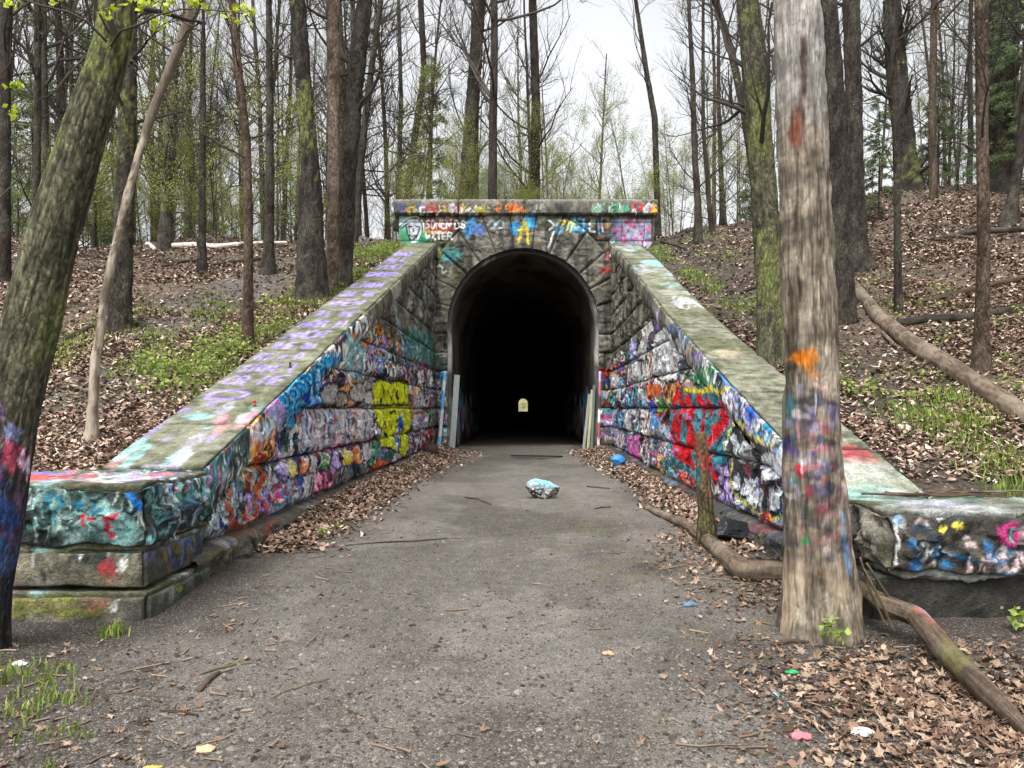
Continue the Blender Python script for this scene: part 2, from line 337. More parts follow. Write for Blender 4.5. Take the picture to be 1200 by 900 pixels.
tr = track(X, Y)
litter = srgb('6d5f53')*.66; soil = srgb('4a413a')*.5; grit = srgb('77706a')*.5; moss = srgb('5a6430')*.5
col = np.broadcast_to(litter, X.shape+(3,)).copy()
col = mix(col, soil, sstep(n3, .45, .62)*.6); col = mix(col, mix(grit, soil*1.2, (X > 0)*.75), np.clip(tr*1.3+(n3-.5), 0, 1))
green = sstep(n3+n1*.4-.2*tr, .62, .74)*(np.abs(X) < 9)*(1-sstep(Y, 20, 27)); green = green*.6
col = mix(col, moss, green*.6)*(.75+.5*n2[..., None])
fc = grid_faces(*X.shape); v = P3(X, Y, Z).reshape(-1, 3); cen = v[fc].mean(1)
keep = ~((np.abs(cen[:, 0]) < 3.45) & (cen[:, 1] < 26.9)) & ~((np.abs(cen[:, 0]) < 3.45) & (cen[:, 1] > 402))
h = new_mesh('hillside', v, fc[keep], M_SOIL, col.reshape(-1, 3)); tag(h, kind='structure')

# ------------------------------------------------------------------ masonry
def plane_top(Y): return -1.34+.325*np.asarray(Y, float)
JZ = .25+.63*np.arange(-2, 14)
def courses(U, V, seed, jz=JZ, lmin=.95, lmax=1.7, u0=0, u1=30):
    """distance to the nearest joint, stone id value, for a coursed wall; V vertical"""
    U = U+(fbm(P3(U*1.3, V*1.3), seed)-.5)*.05; Vw = V+(fbm(P3(U*1.1, V*.7), seed+1)-.5)*.06
    k = np.clip(np.searchsorted(jz, Vw.ravel()).reshape(V.shape)-1, 0, len(jz)-2)
    dv = np.minimum(Vw-jz[k], jz[k+1]-Vw); du = np.zeros(U.shape); sid = np.zeros(U.shape)
    r = np.random.default_rng(seed)
    for c in range(len(jz)-1):
        e = [u0-r.uniform(0, lmax)]
        while e[-1] < u1: e.append(e[-1]+r.uniform(lmin, lmax))
        e = np.array(e); m = k == c
        if not m.any(): continue
        q = np.clip(np.searchsorted(e, U[m])-1, 0, len(e)-2)
        du[m] = np.minimum(U[m]-e[q], e[q+1]-U[m]); sid[m] = hash3(q, np.full(q.shape, c), q*0, seed)
    return np.minimum(np.abs(dv), np.abs(du)), sid, k
def chips(p, size, seed):
    """piecewise flat tilted facets, like a pitched stone face"""
    q = p/size; q = q+(fbm(q*.9, seed, 2)[..., None]-.5)*.5; f = np.floor(q).astype(np.int64); best = np.full(q.shape[:-1], 1e9); val = np.zeros(q.shape[:-1])
    for a in (-1, 0, 1):
        for b in (-1, 0, 1):
            for c in (-1, 0, 1):
                g = f+[a, b, c]; o = [hash3(g[..., 0], g[..., 1], g[..., 2], seed+k) for k in range(6)]
                d = [q[..., k]-g[..., k]-o[k] for k in range(3)]; r = d[0]**2+d[1]**2+d[2]**2
                v = sum(d[k]*(o[3+k]-.5) for k in range(3)); m = r < best; best = np.where(m, r, best); val = np.where(m, v, val)
    return val*size
def stone_relief(U, V, d, sid, seed, bulge=.07, amp=.07):
    n = fbm(P3(U*2.2, V*2.6, sid*9), seed, 5); f = np.abs(fbm(P3(U*5, V*5, sid*5), seed+3, 4)-.5)*2
    d = d*(.7+.9*fbm(P3(U*6, V*6), seed+40, 3)); edge = sstep(d, .0, .10)
    ch = chips(P3(U*.6, V, sid), .22, seed)*.42+chips(P3(U*.8, V, sid), .07, seed+9)*.3
    return edge*(bulge*(.4+1.1*sid)+amp*(n-.5)*1.3-.03*f+ch)-.035*(1-sstep(d, .004, .02))
def stone_base(cv, seed, tone=1.0, stainy=1.0):
    U, V = cv.U, cv.V
    n = fbm(P3(U*1.5, V*1.5), seed, 5); m = fbm(P3(U*9, V*4), seed+5, 3); st = fbm(P3(U*5, V*.8), seed+9, 4)
    c = mix(np.broadcast_to(srgb('8d887c'), U.shape+(3,)), srgb('56544c'), sstep(n, .35, .65))
    c = mix(c, srgb('2b2b28'), sstep(st, .48, .68)*.75*stainy)
    c = mix(c, srgb('6f7350'), sstep(m*n, .28, .4)*.3)
    cv.a[:] = c*tone*(.75+.5*m[..., None])
def wpx(px, py, X0):      # a point of the wall plane X=X0 read off the photograph, in wall metres (Y, z)
    Y = F*X0/(px-VX); return (Y, EYE+(VY-py)/F*Y)
def WP(pts, X0): return [wpx(a, b, X0) for a, b in pts]
def circ(px, py, rx, ry, X0, n=14): return WP([(px+rx*math.cos(t), py+ry*math.sin(t)) for t in np.linspace(0, 2*math.pi, n+1)], X0)

# ---- left wing canvas (Y, z)
BK = np.full(3, .008); WH = srgb('f2f2ee')
def fill_wall(cv, rng, ulim, n, top, size=(.22, .5), flip=1, lo=0.2, stretch=1.5, bias=None):
    for _ in range(n):
        u = rng.uniform(*ulim); t = top(u); v = lo+rng.random()**.8*(t-lo)
        scribble(cv, rng, u, v, rng.uniform(*size), flip, stretch=stretch*max(.6, u/14))
CL = Canvas(4.8, 26.6, -.5, 7.4, .02, .011); rl = np.random.default_rng(11)
stone_base(CL, 51, .95)
XL = -2.95
# ghost paint higher up, dense paint below
for _ in range(60):
    u = rl.uniform(9, 25); v = rl.uniform(2.2, min(5.2, plane_top(u)-.4)) if plane_top(u) > 2.7 else 1
    c = [srgb('9fb6c4'), srgb('2f8f88'), srgb('d8d8d2'), srgb('7d3a34'), srgb('4a4a46')][rl.integers(5)]
    CL.blob(u, v, .35, rl.uniform(.15, .5), c, rl.uniform(.2, .5), int(rl.integers(99)))
fill_wall(CL, rl, (7.2, 25), 130, lambda u: min(3.0, plane_top(u)), (.3, .6), -1)
fill_wall(CL, rl, (7.2, 25.6), 420, lambda u: min(2.5, plane_top(u)), (.16, .42), -1)
fill_wall(CL, rl, (7.2, 25.6), 260, lambda u: min(1.6, plane_top(u)), (.1, .28), -1)
def big_pieces(cv, rng, n, ulim, top, flip):
    for _ in range(n):
        u = rng.uniform(*ulim); st = max(.7, u/13); hv = rng.uniform(.4, .62); v = rng.choice([.28, .9, 1.53, 2.1])+rng.normal(0, .03)
        if v+hv > top(u): continue
        fill = srgb(['e4e6e8','c9cfd4','7fd0d8','e07aa0','f0a040','e8e4dc','5aa8e0','b49ae0','efe9e0','d8dadc','4fb08a','e05a50'][rng.integers(12)])
        back = srgb(['14161c','1f4a9c','2a2440','f2f2ee','1c5c64','70283c'][rng.integers(6)]); t = ''.join(rng.choice(list(LET), int(rng.integers(2, 4)))); L_ = len(t)*.42*st
        cv.blob(u+flip*L_*.5, v+hv*.5, L_*.75, hv*.7, back, .9, int(rng.integers(999))); cv.bubble(t, u, v+.05, .36*st, hv*.8, hv*.27, fill, back*.3, rng, flip, hi=WH)
big_pieces(CL, rl, 60, (7.5, 25), lambda u: min(3.0, plane_top(u)), -1)
CL.poly(WP([(473,385),(508,392),(508,428),(474,420)], XL), srgb('2e8a80'), .55)
CL.stroke(WP([(466,378),(470,395),(472,415)], XL), .28, srgb('93aebb'), .8)
# white outlined throw-ups
for (x, y, r) in ((385,462,13),(400,468,9),(421,460,11),(434,466,8)):
    CL.poly(circ(x, y, r, r*1.1, XL), srgb('a9aaa6'), .9); CL.stroke(circ(x, y, r, r*1.1, XL), .05, BK); CL.stroke(circ(x, y, r*.6, r*.6, XL), .03, srgb('cfc9c0'))
CL.poly(WP([(352,460),(363,460),(363,474),(352,474)], XL), srgb('1f58cf'))
CL.poly(WP([(358,480),(436,478),(436,500),(430,516),(352,526)], XL), srgb('c9ccd0'), .8)
for k in range(17):
    x = 360+k*4.7; c = [srgb('3a2f86'), BK, srgb('e0567f'), srgb('efefef'), srgb('403c40')][k % 5]
    CL.stroke(smoothline(WP([(x, 482+3*(k % 3)), (x+2, 492), (x-1, 503), (x+2, 514)], XL)), .035*(1+x/400), c, .9)
for k in range(9):     # row of looped letters under the string joint
    x = 330+k*12.5; y0 = 560-(x-330)*.22; c = [srgb('b9a5e6'), srgb('f0e04a'), srgb('ef8a2c'), srgb('d9dbe0'), srgb('3c9a58')][k % 5]
    CL.poly(circ(x, y0-8, 6, 12, XL), c, .9); CL.stroke(circ(x, y0-8, 6, 12, XL), .04, srgb('2a2250')); CL.stroke(circ(x+1, y0-12, 2.5, 5, XL), .03, WH)
# the yellow piece
yel = srgb('d6e01a')
top_y = WP([(437,450),(446,446),(458,450),(470,447),(479,450),(480,474),(438,475)], XL); bot_y = WP([(437,477),(480,476),(482,488),(480,502),(476,508),(477,524),(473,536),(468,530),(470,508),(465,495),(462,510),(461,528),(455,522),(447,524),(445,505),(440,492)], XL)
for p in (top_y, bot_y):
    CL.stroke(p+[p[0]], .13, BK); CL.poly(p, yel); 
for a in ([(447,452),(448,463),(446,472)], [(456,449),(455,460),(459,472)], [(466,450),(464,462),(467,473)], [(474,451),(475,464)], [(447,480),(448,492),(453,500)], [(457,484),(463,482),(464,494)], [(450,508),(456,512)], [(470,500),(473,512)]):
    CL.stroke(smoothline(WP(a, XL)), .085, BK)
CL.poly(WP([(464,490),(470,488),(471,503),(466,505)], XL), srgb('2f5fb5')); CL.poly(WP([(463,512),(468,513),(468,523),(464,522)], XL), srgb('2f7fe0'))
CL.blob(*wpx(446,545,XL), 1.0, .18, srgb('e2632a'), .9, 4); CL.blob(*wpx(455,535,XL), .8, .14, srgb('16504c'), .9, 5)
# orange creature piece
org = srgb('c9512a')
for a in ([(308,512),(296,520),(300,530),(310,540)], [(285,552),(292,560),(300,575),(304,585)], [(270,575),(262,590),(266,606),(276,620)], [(304,590),(312,600),(318,606),(305,615),(298,622)], [(300,535),(306,560),(300,578)], [(280,600),(292,610),(298,600),(294,585)], [(268,625),(285,618),(298,606)]):
    CL.stroke(smoothline(WP(a, XL)), .10, srgb('6e2a18')); CL.stroke(smoothline(WP(a, XL)), .078, org)
for a in (circ(286,554,5,6,XL), circ(262,578,4,8,XL)): CL.poly(a, srgb('8a7a24')); CL.stroke(a, .02, srgb('e9b49a'))
CL.blob(*wpx(279,595,XL), .12, .1, BK, .9, 3); CL.blob(*wpx(283,583,XL), .06, .05, srgb('e9d9d6'), .9, 7); CL.stroke(smoothline(WP([(279,604),(287,600),(292,592)], XL)), .025, srgb('e8707a'))
# red dabs and drips on the plinth course
for x, y, c in ((405,578,'c9302f'),(300,625,'c95a34'),(350,600,'e8e8e8'),(230,655,'d0c030'),(205,670,'e9e9e9'),(175,695,'d8d8d8')): CL.blob(*wpx(x,y,XL), .22, .08, srgb(c), .7, x)
drips(CL, rl, 260, (7.5, 24), lambda u, r: r.uniform(.2, min(2.6, plane_top(u))), .45, .014)
CL.blob(*wpx(437,388,-2.93), .5, .16, srgb('5c8a2c'), .5, 2)
# blue bubble letters and pale squiggles on the coping's face
XC = -2.93
for (x, y, r) in ((392,421,7),(383,424,7),(374,433,8),(368,440,8),(357,444,9),(350,455,10),(342,463,9),(337,474,10),(335,488,8),(343,492,8),(329,470,9),(352,478,7)):
    CL.poly(circ(x, y, r*1.15, r*1.25, XC), srgb('14202c')); CL.poly(circ(x, y, r*.95, r*1.05, XC), srgb('1f8fd0')); CL.stroke(circ(x, y, r*.5, r*.6, XC), .03, BK); CL.stroke(circ(x-1, y-1, r*.75, r*.8, XC), .02, srgb('7fd0f0'))
CL.poly(WP([(309,482),(325,463),(334,488),(327,500)], XC), srgb('a9a4d8'), .85); CL.stroke(WP([(312,484),(325,468),(331,486)], XC), .03, srgb('c0608c'))
for k in range(16):
    x = 285+rl.uniform(0, 38); y = 505-(x-285)*.5+rl.uniform(-2, 14)
    CL.stroke(smoothline(WP([(x, y), (x+5, y-5), (x+8, y+2), (x+3, y+7), (x+1, y+1)], XC)), .022, [srgb('8fc8ea'), srgb('cfe6f0')][k % 2])
CL.poly([(5.5,-.3),(7.2,-.3),(7.2,.44),(5.5,.44)], srgb('3c4039'), .8)
CL.poly([(5.5,.44),(7.05,.44),(8.0,.8),(8.3,1.3),(7.0,1.1),(5.5,1.1)], srgb('2c3633'), .93)
for k in range(260):   # mint
    u_, v_ = rl.uniform(5.8, 8.4), rl.uniform(.5, .98)+max(0, rl.uniform(-.2, .4)); CL.stroke(smoothline([(u_, v_), (u_+rl.normal(0, .03), v_-.05), (u_+rl.normal(0, .05), v_-rl.uniform(.07, .2))]), rl.uniform(.008, .022), srgb(['86cfc4','bfe6de','dfe9e6','5aa39a','7fb0e0','2a3532','1d2624'][k % 7]), .85)
for k in range(40):
    x = 186+rl.uniform(0, 85); y = 566-(x-186)*.42+rl.uniform(0, 26)
    CL.stroke(smoothline(WP([(x, y), (x-1.5, y+6), (x+.5, y+12), (x-2, y+17)], XC)), .018, [srgb('8fd8d0'), srgb('d7efe9'), srgb('74aee0'), srgb('dde2e6'), srgb('e07a9a')][k % 5], .9)
CL.stroke(smoothline(WP([(243,600),(255,606),(258,612),(254,622),(250,614),(252,605)], XC)), .02, srgb('d9d9d4'))

def thin_layer(cv, rng, n, ulim, top, lo=.25):
    for _ in range(n):
        u = rng.uniform(*ulim); t = top(u); v = rng.uniform(lo, max(lo+.1, t)); sz = rng.uniform(.07, .24); st = max(.8, u/9)
        c_ = [BK, WH, srgb('c9ccd2'), srgb('24346e'), srgb('6a3a8a'), srgb('b9a5e6'), srgb('3fa0d8'), srgb('d04a6a'), srgb('e8c840'), srgb('1f6f5c'), BK, srgb('8f8f8a')][rng.integers(12)]
        p = np.array([u, v]); q_ = [p]
        for _k in range(int(rng.integers(3, 8))): p = p+rng.normal(0, .5, 2)*[sz*st, sz]; q_.append(p)
        cv.stroke(smoothline(q_, 3), rng.uniform(.01, .03), c_, .85)
thin_layer(CL, rl, 260, (7.2, 25.5), lambda u: min(2.6, plane_top(u)))
# ---- right wing canvas
CR = Canvas(4.8, 26.6, -.5, 7.4, .02, .011); rr = np.random.default_rng(23)
XR = 2.62
stone_base(CR, 71, .95)
fill_wall(CR, rr, (6.4, 25), 110, lambda u: min(3.1, plane_top(u)), (.3, .6), 1)
fill_wall(CR, rr, (6.4, 25.6), 330, lambda u: min(2.6, plane_top(u)), (.16, .42), 1)
fill_wall(CR, rr, (6.4, 25.6), 200, lambda u: min(1.3, plane_top(u)), (.1, .28), 1)
big_pieces(CR, rr, 55, (7, 25), lambda u: min(3.0, plane_top(u)), 1)
for pts, c in (([(734,420),(742,402),(746,378),(756,372),(762,384),(752,402),(748,424)], 'c9c8c4'), ([(758,402),(770,386),(780,382),(790,396),(795,412),(790,430),(794,446),(775,448),(760,440)], 'd8d9db')):
    p = WP(pts, XR); CR.poly(p, srgb(c), .95); CR.stroke(p+[p[0]], .05, BK)
for k in range(15):
    x = 762+k*2.3; CR.stroke(smoothline(WP([(x, 396+abs(k-7)), (x+2, 408), (x-1, 420), (x+2, 436+k % 4)], XR)), .03, BK if k % 2 else srgb('8a8d92'), .9)
CR.poly(WP([(727,402),(737,398),(736,418),(728,420)], XR), srgb('b9b5e8'), .9); CR.poly(WP([(726,428),(742,424),(740,450),(727,450)], XR), srgb('bfc0bd'), .8)
CR.poly(WP([(749,452),(774,450),(775,464),(750,466)], XR), srgb('d9764a')); 
for k in range(5): CR.stroke(WP([(752+k*5, 462), (751+k*5, 482)], XR), .06, srgb('d9764a') if k % 2 else srgb('c8b890'))
CR.poly(WP([(769,466),(777,465),(777,482),(770,482)], XR), srgb('4f9a3a')); CR.poly(circ(782,473,3.4,6,XR), srgb('e9dc5a')); CR.poly(WP([(755,470),(762,468),(764,484),(754,484)], XR), srgb('1c4aa0'))
CR.poly(WP([(725,512),(740,511),(741,532),(737,545),(727,545)], XR), srgb('d876b8')); CR.stroke(smoothline(WP([(729,515),(733,522),(737,516),(735,535),(729,540)], XR)), .06, srgb('6a3a8a'))
# red letters over teal
teal = srgb('2f7f8c'); red = srgb('c8202c')
CR.poly(WP([(782,474),(800,452),(838,456),(858,486),(858,520),(835,560),(812,560),(790,545),(780,520)], XR), teal, .92)
for a, w in (([(788,478),(793,459),(800,478)], .26), ([(803,468),(812,483)], .22), ([(817,468),(826,482)], .2), ([(830,470),(834,482)], .18), ([(842,482),(843,474),(852,478),(851,484),(843,484)], .13),
             ([(797,492),(787,500),(784,515),(796,530),(808,535)], .3), ([(806,488),(812,505),(806,522)], .3), ([(826,490),(822,505)], .26), ([(852,492),(840,505),(831,522),(834,545),(838,560)], .22), ([(806,540),(812,548)], .16), ([(792,505),(796,520)], .2)):
    CR.stroke(smoothline(WP(a, XR)), w, red*.95)
CR.blob(*wpx(806,448,XR), .5, .14, srgb('e7b7bd'), .9, 8); CR.stroke(smoothline(WP([(800,458),(812,456),(820,460),(834,454),(846,462)], XR)), .07, srgb('ecd84a')); CR.stroke(smoothline(WP([(800,446),(806,440),(814,446),(822,438),(830,448)], XR)), .09, srgb('2f7a52'))
CR.poly(WP([(842,436),(856,424),(866,440),(862,456),(850,452)], XR), srgb('4f7fb8'), .8)
# silver piece with black outline and yellow halo
yl = srgb('e8e27a')
halo = WP([(856,505),(866,498),(880,508),(895,520),(915,528),(925,545),(925,590),(912,606),(892,602),(876,590),(862,580),(852,566),(856,545),(852,525)], XR)
CR.stroke(halo+[halo[0]], .10, yl); CR.poly(halo, srgb('3a3c40'))
for pts in ([(857,515),(862,508),(868,520),(870,545),(862,540),(857,530)], [(869,524),(878,516),(886,520),(887,536),(882,546),(872,540)], [(887,545),(894,535),(906,530),(918,520),(924,535),(922,552),(910,564),(896,560)], [(855,562),(862,552),(866,560),(864,576),(857,574)], [(870,560),(880,562),(888,570),(886,588),(878,592),(870,580)], [(890,572),(896,572),(893,594),(887,592)], [(900,572),(916,572),(914,598),(902,596)], [(866,574),(869,566),(868,582)]):
    p = WP(pts, XR); CR.stroke(p+[p[0]], .04, BK); CR.poly(p, srgb('d6dde2')); CR.stroke([np.mean(p, 0), np.mean(p, 0)+np.array([.02, .05])], .035, srgb('8c9298'))
CR.blob(*wpx(897,612,XR), .35, .13, srgb('c92a34'), .9, 6)
for k in range(22): 
    x = 905+rr.uniform(0, 20); y = 585+rr.uniform(0, 45); CR.stroke(smoothline(WP([(x, y), (x+3, y+5), (x-2, y+10)], XR)), .03, [srgb('1f7fd8'), srgb('3f9fe8'), srgb('1c3f8c')][k % 3])
for k in range(14): CR.stroke(WP([(850+k*4, 585+k*2.3), (850+k*4, 598+k*2.6)], XR), .025, srgb('d9dad6') if k % 2 else srgb('2f6fb0'), .8)
# black and white scrawl on the near coping faces
for k in range(40):
    x = 868+rr.uniform(0, 55); y = 465+(x-868)*.95+rr.uniform(0, 22); CR.stroke(smoothline(WP([(x, y), (x+3, y+5), (x-1, y+9), (x+4, y+13)], XR)), .025, [srgb('d8d6d2'), BK, srgb('9a8cc0')][k % 3], .9)
drips(CR, rr, 260, (7, 24), lambda u, r: r.uniform(.1, min(2.6, plane_top(u))), .45, .014)

thin_layer(CR, rr, 220, (6.5, 25.5), lambda u: min(2.6, plane_top(u)))
# ---- wing meshes
def wing(side, cv, ys, bottom_out, xf):
    n = 760; s = np.linspace(0, 1, n); y0, y1 = ys
    Y = np.where(True, 1/((1-s)/y0+s/y1), 0)*.55+(y0*(y1/y0)**s)*.45
    m = 250; t = np.linspace(0, 1, m)[None]; Yg = np.repeat(Y[:, None], m, 1); zt = plane_top(Yg)-.40; Zg = -.3+t*(zt+.3)
    d, sid, k = courses(Yg, Zg, 100+int(side > 0)); rel = stone_relief(Yg, Zg, d, sid, 5+int(side > 0), .045, .105)
    rel = rel+bottom_out*(1-sstep(Zg+(fbm(P3(Yg*2, 0, 0), 8)-.5)*.06, .2, .27))
    X = side*(xf(Yg)-rel)
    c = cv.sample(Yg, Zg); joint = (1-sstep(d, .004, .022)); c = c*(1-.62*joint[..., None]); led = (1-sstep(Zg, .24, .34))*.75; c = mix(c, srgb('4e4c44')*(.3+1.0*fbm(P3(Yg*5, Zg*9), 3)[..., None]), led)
    v = P3(X, Yg, Zg).reshape(-1, 3); return v, grid_faces(n, m), c.reshape(-1, 3)
def rough_box(a, b, cell, colf, bulge=.05, amp=.03, wear=.06, seed=0, slope=0.0, shearx=None, faces='xXyYzZ', feat=2.5):
    """rock-faced block from a to b; slope tilts it along Y (dz/dy); colf(face, P) gives colours; returns verts, faces, colours"""
    a = np.array(a, float); b = np.array(b, float); V = []; Fc = []; C = []; off = 0
    for f in faces:
        ax = 'xyz'.index(f.lower()); hi = f.isupper(); o = [i for i in range(3) if i != ax]
        n = [max(2, int((b[i]-a[i])/cell)+1) for i in o]
        g0, g1 = np.meshgrid(np.linspace(a[o[0]], b[o[0]], n[0]), np.linspace(a[o[1]], b[o[1]], n[1]), indexing='ij')
        p = np.zeros(g0.shape+(3,)); p[..., o[0]] = g0; p[..., o[1]] = g1; p[..., ax] = b[ax] if hi else a[ax]
        dd = np.minimum(p-a, b-p); sg = np.where(b-p < p-a, -1.0, 1.0)
        fd = np.clip(1-dd/wear, 0, 1)**2; wn = .4+1.2*fbm(p*3+seed, seed+50)
        q = p.copy()
        for i in range(3):
            j = [k for k in range(3) if k != i]; q[..., i] += sg[..., i]*wear*fd[..., i]*np.maximum(fd[..., j[0]], fd[..., j[1]])*wn
        e = np.minimum(dd[..., o[0]], dd[..., o[1]]); nn = fbm(p*feat+seed*3.1, seed+7, 5)
        facet = np.abs(fbm(p*feat*1.3+seed, seed+70, 3)-.5)*2
        q[..., ax] += (1 if hi else -1)*sstep(e, 0, .22)*(bulge*(.5+nn)-amp*facet*.5+((chips(p, .15, seed)*1.1+chips(p, .05, seed+3)*.7)*min(1, amp*6.5) if cell < .03 else 0)) if f not in 'Z' else sstep(e, 0, .1)*amp*.3*(nn-.5)
        vn = np.stack([fbm(p*5+seed+i*31, seed+i, 4)-.5 for i in range(3)], -1)*amp*(.5 if f == 'Z' else 1)
        q = q+vn
        c = colf(f, p)
        if slope:
            q[..., 2] += slope*(q[..., 1]-a[1])
        if shearx is not None: q[..., 0] += shearx(q[..., 1])-shearx(a[1])
        fc = grid_faces(n[0], n[1], off)
        V.append(q.reshape(-1, 3)); Fc.append(fc); C.append(c.reshape(-1, 3)); off += q.size//3
    return np.concatenate(V), np.concatenate(Fc), np.concatenate(C)
# canvas for coping tops (Y, X) -> lavender lettering on greenish stone
def top_base(cv, seed):
    U, V = cv.U, cv.V; n = fbm(P3(U*2, V*2), seed, 5); m = fbm(P3(U*12, V*6), seed+3, 4); s2 = fbm(P3(U*3, V*25), seed+8, 3)
    c = mix(np.broadcast_to(srgb('8d8f7c'), U.shape+(3,)), srgb('6a7050'), sstep(n, .4, .62)*.8); c = mix(c, srgb('56523f'), sstep(m, .55, .7)*.5)
    c = mix(c, srgb('a5a598'), sstep(s2, .55, .7)*.35); cv.a[:] = c*np.array([.64, .63, .62])
TL = Canvas(5.4, 26.4, -7.3, -2.7, .02, .012); top_base(TL, 81); rt = np.random.default_rng(5)
lav = srgb('9d8ad4')
def TP(pts, plane=True):
    out = []
    for px, py in pts:
        s = (VY-py)/F; Y = 2.84/(.325-s); out.append((Y, (px-VX)/F*Y))
    return out
# lines of lavender capitals running up the slope, letters lying across it: text advances with X, rows step along Y
def toptext(cv, t, Yrow, x0, wl, hl, w, c, rng):
    for k, ch in enumerate(t):
        for st in FONT.get(ch, []):
            p = smoothline(np.array(st, float)+rng.normal(0, .05, (len(st), 2)), 3)
            cv.stroke(np.stack([Yrow+p[:, 1]*hl, x0+k*wl*1.3+p[:, 0]*wl], 1), w*1.25, c, .95)
rows = [(9.05,'O',.52,.42,.05),(9.7,'CR HE',.12,.38,.03),(10.25,'STONE L',.085,.38,.026),(10.9,'RT A D',.085,.34,.024),(11.55,'THE MI',.09,.34,.026),(12.2,'ANDR',.13,.5,.032),(13.0,'MOR H',.12,.5,.032),(13.9,'ILL THE',.085,.5,.03),(14.9,'WHEN',.13,.6,.036),(15.9,'SHE WA',.09,.6,.034),(17.0,'LIGHT',.11,.7,.04),(18.6,'UNDER',.11,.7,.045),(19.8,'YOU',.16,.8,.05),(21.2,'ALL',.16,.9,.055),(22.6,'DAY',.15,.9,.06)]
for Yr, t, wl, hl, w in rows: toptext(TL, t, Yr, -3.82, wl, hl, w, lav, rt)
for k in range(70):
    u = rt.uniform(5.9, 9.0); v = rt.uniform(-4.4, -3.0); TL.blob(u, v, rt.uniform(.05, .4), rt.uniform(.03, .12), [srgb('8f8fe0'), srgb('c9c9d8'), srgb('e08a9a'), srgb('9ad0d0'), lav][rt.integers(5)], rt.uniform(.25, .7), k)
TL.blob(6.35, -4.3, .32, .8, srgb('c25a5a'), .8, 3); TL.blob(6.1, -3.5, .12, .6, srgb('c9a8ac'), .7, 5)
for k in range(22): TL.stroke([(rt.uniform(5.9, 6.9), -3.9+k*.04), (rt.uniform(5.9, 6.9), -3.6+k*.04)], .03, [srgb('dfe3e8'), srgb('8f9ab8'), srgb('c9d8dc')][k % 3], .7)
TR = Canvas(5.2, 26.4, 2.3, 7.3, .02, .012); top_base(TR, 91)
for k in range(60):
    u = rt.choice([rt.uniform(16, 25), rt.uniform(16, 25), rt.uniform(5.5, 7.2)]); v = rt.uniform(2.7, 4.2) if u > 7 else rt.uniform(2.7, 5)
    TR.blob(u, v, .2+u*.012, rt.uniform(.08, .4), [srgb('c0c4c4'), srgb('adb2b4'), srgb('7fa89c'), srgb('9894b4'), srgb('a8a89c')][rt.integers(5)], rt.uniform(.2, .55), k+200)
TR.blob(7.35, 3.2, .3, .2, srgb('b04a50'), .8, 3); TR.blob(21, 3.5, .8, .4, srgb('83c4ae'), .8, 9); TR.blob(7.0, 3.1, .3, .5, srgb('a9ada6'), .5, 13)
for k in range(9): TR.stroke(smoothline([(15.2+rt.normal(0, .35), 2.95+j*.16) for j in range(4)]), .04, srgb('c4c6ca'), .6)
TR.blob(11.2, 3.0, .3, .25, srgb('a59a86'), .6, 31)
# canvases for the faces that look at the camera (X, z)
FL = Canvas(-7.3, -2.5, -.5, 1.3, .008, .008); stone_base(FL, 101, .72, .9); rf = np.random.default_rng(9)
def fpx(px, py, Yp): return ((px-VX)/F*Yp, EYE+(VY-py)/F*Yp)
def FP(pts, Yp): return [fpx(a, b, Yp) for a, b in pts]
YF = 5.8
FL.poly([(-7.3, .46), (-2.5, .46), (-2.5, 1.2), (-7.3, 1.2)], srgb('33423c'))
for k in range(420):
    u = rf.uniform(-5.5, -2.6); v = rf.uniform(.42, .95); du = rf.uniform(-.03, .06); FL.stroke(smoothline([(u, v), (u+du, v-.05), (u+rf.uniform(-.03, .03), v-rf.uniform(.06, .17))]), rf.uniform(.006, .02), [srgb('86cfc4'), srgb('bfe6de'), srgb('2a4a42'), srgb('dfe9e6'), srgb('16201c'), srgb('16201c')][rf.integers(6)], .9)
FL.stroke([(-7, .5), (-2.6, .48)], .09, srgb('1d2420'), .75)  # dark band painted low on the cap face, shade of an undercut put into colour
for k in range(8): FL.blob(rf.uniform(-4.6, -2.8), rf.uniform(.5, .85), .16, .12, srgb('9cc0ba'), .45, k)
FL.blob(-3.1, .6, .18, .2, srgb('9cccc8'), .7, 12)
for a, c in (([(55,582),(58,598),(64,610)],'1f7f9c'), ([(60,582),(74,582),(70,594)],'1f7f9c'), ([(92,582),(99,582),(93,590),(100,596)],'1787a8'), ([(108,583),(112,586),(109,592),(116,598),(122,594)],'1787a8'), ([(92,606),(98,604),(96,612),(99,618)],'c8344a'), ([(108,606),(116,604),(116,610),(109,611),(108,606)],'c8344a'), ([(131,604),(125,606),(128,614),(124,622),(130,630),(126,630)],'c8344a'), ([(134,602),(140,598),(132,608)],'d0405a')):
    FL.stroke(smoothline(FP(a, YF)), .03, srgb(c))
for a in ([(152,576),(158,580),(155,588),(163,588),(166,594),(160,596)],): FL.stroke(smoothline(FP(a, YF)), .03, srgb('2f7fd8'))
for k, ch in enumerate('NWY'): FL.letter(ch, fpx(50+k*19, 676, YF)[0], fpx(0, 676, YF)[1], .1, .16, .03, srgb('2c2c2c'), rf)
FL.blob(*fpx(127,668,YF), .07, .12, srgb('b84848'), .85, 3); FL.letter('5', fpx(139,668,YF)[0], fpx(0,668,YF)[1], .055, .08, .02, srgb('f0f0ec'), rf)
FL.blob(*fpx(75,700,YF), .35, .03, srgb('8a8c34'), .7, 8); FL.blob(*fpx(118,702,YF), .1, .07, srgb('c06a54'), .8, 9); FL.letter('S', fpx(136,712,YF)[0], fpx(0,712,YF)[1], .05, .09, .022, srgb('eeeeea'), rf)
for k in range(12): FL.blob(rf.uniform(-4.4, -2.9), rf.uniform(-.05, .14), .3, .04, srgb('7c7d34'), .6, k+70)
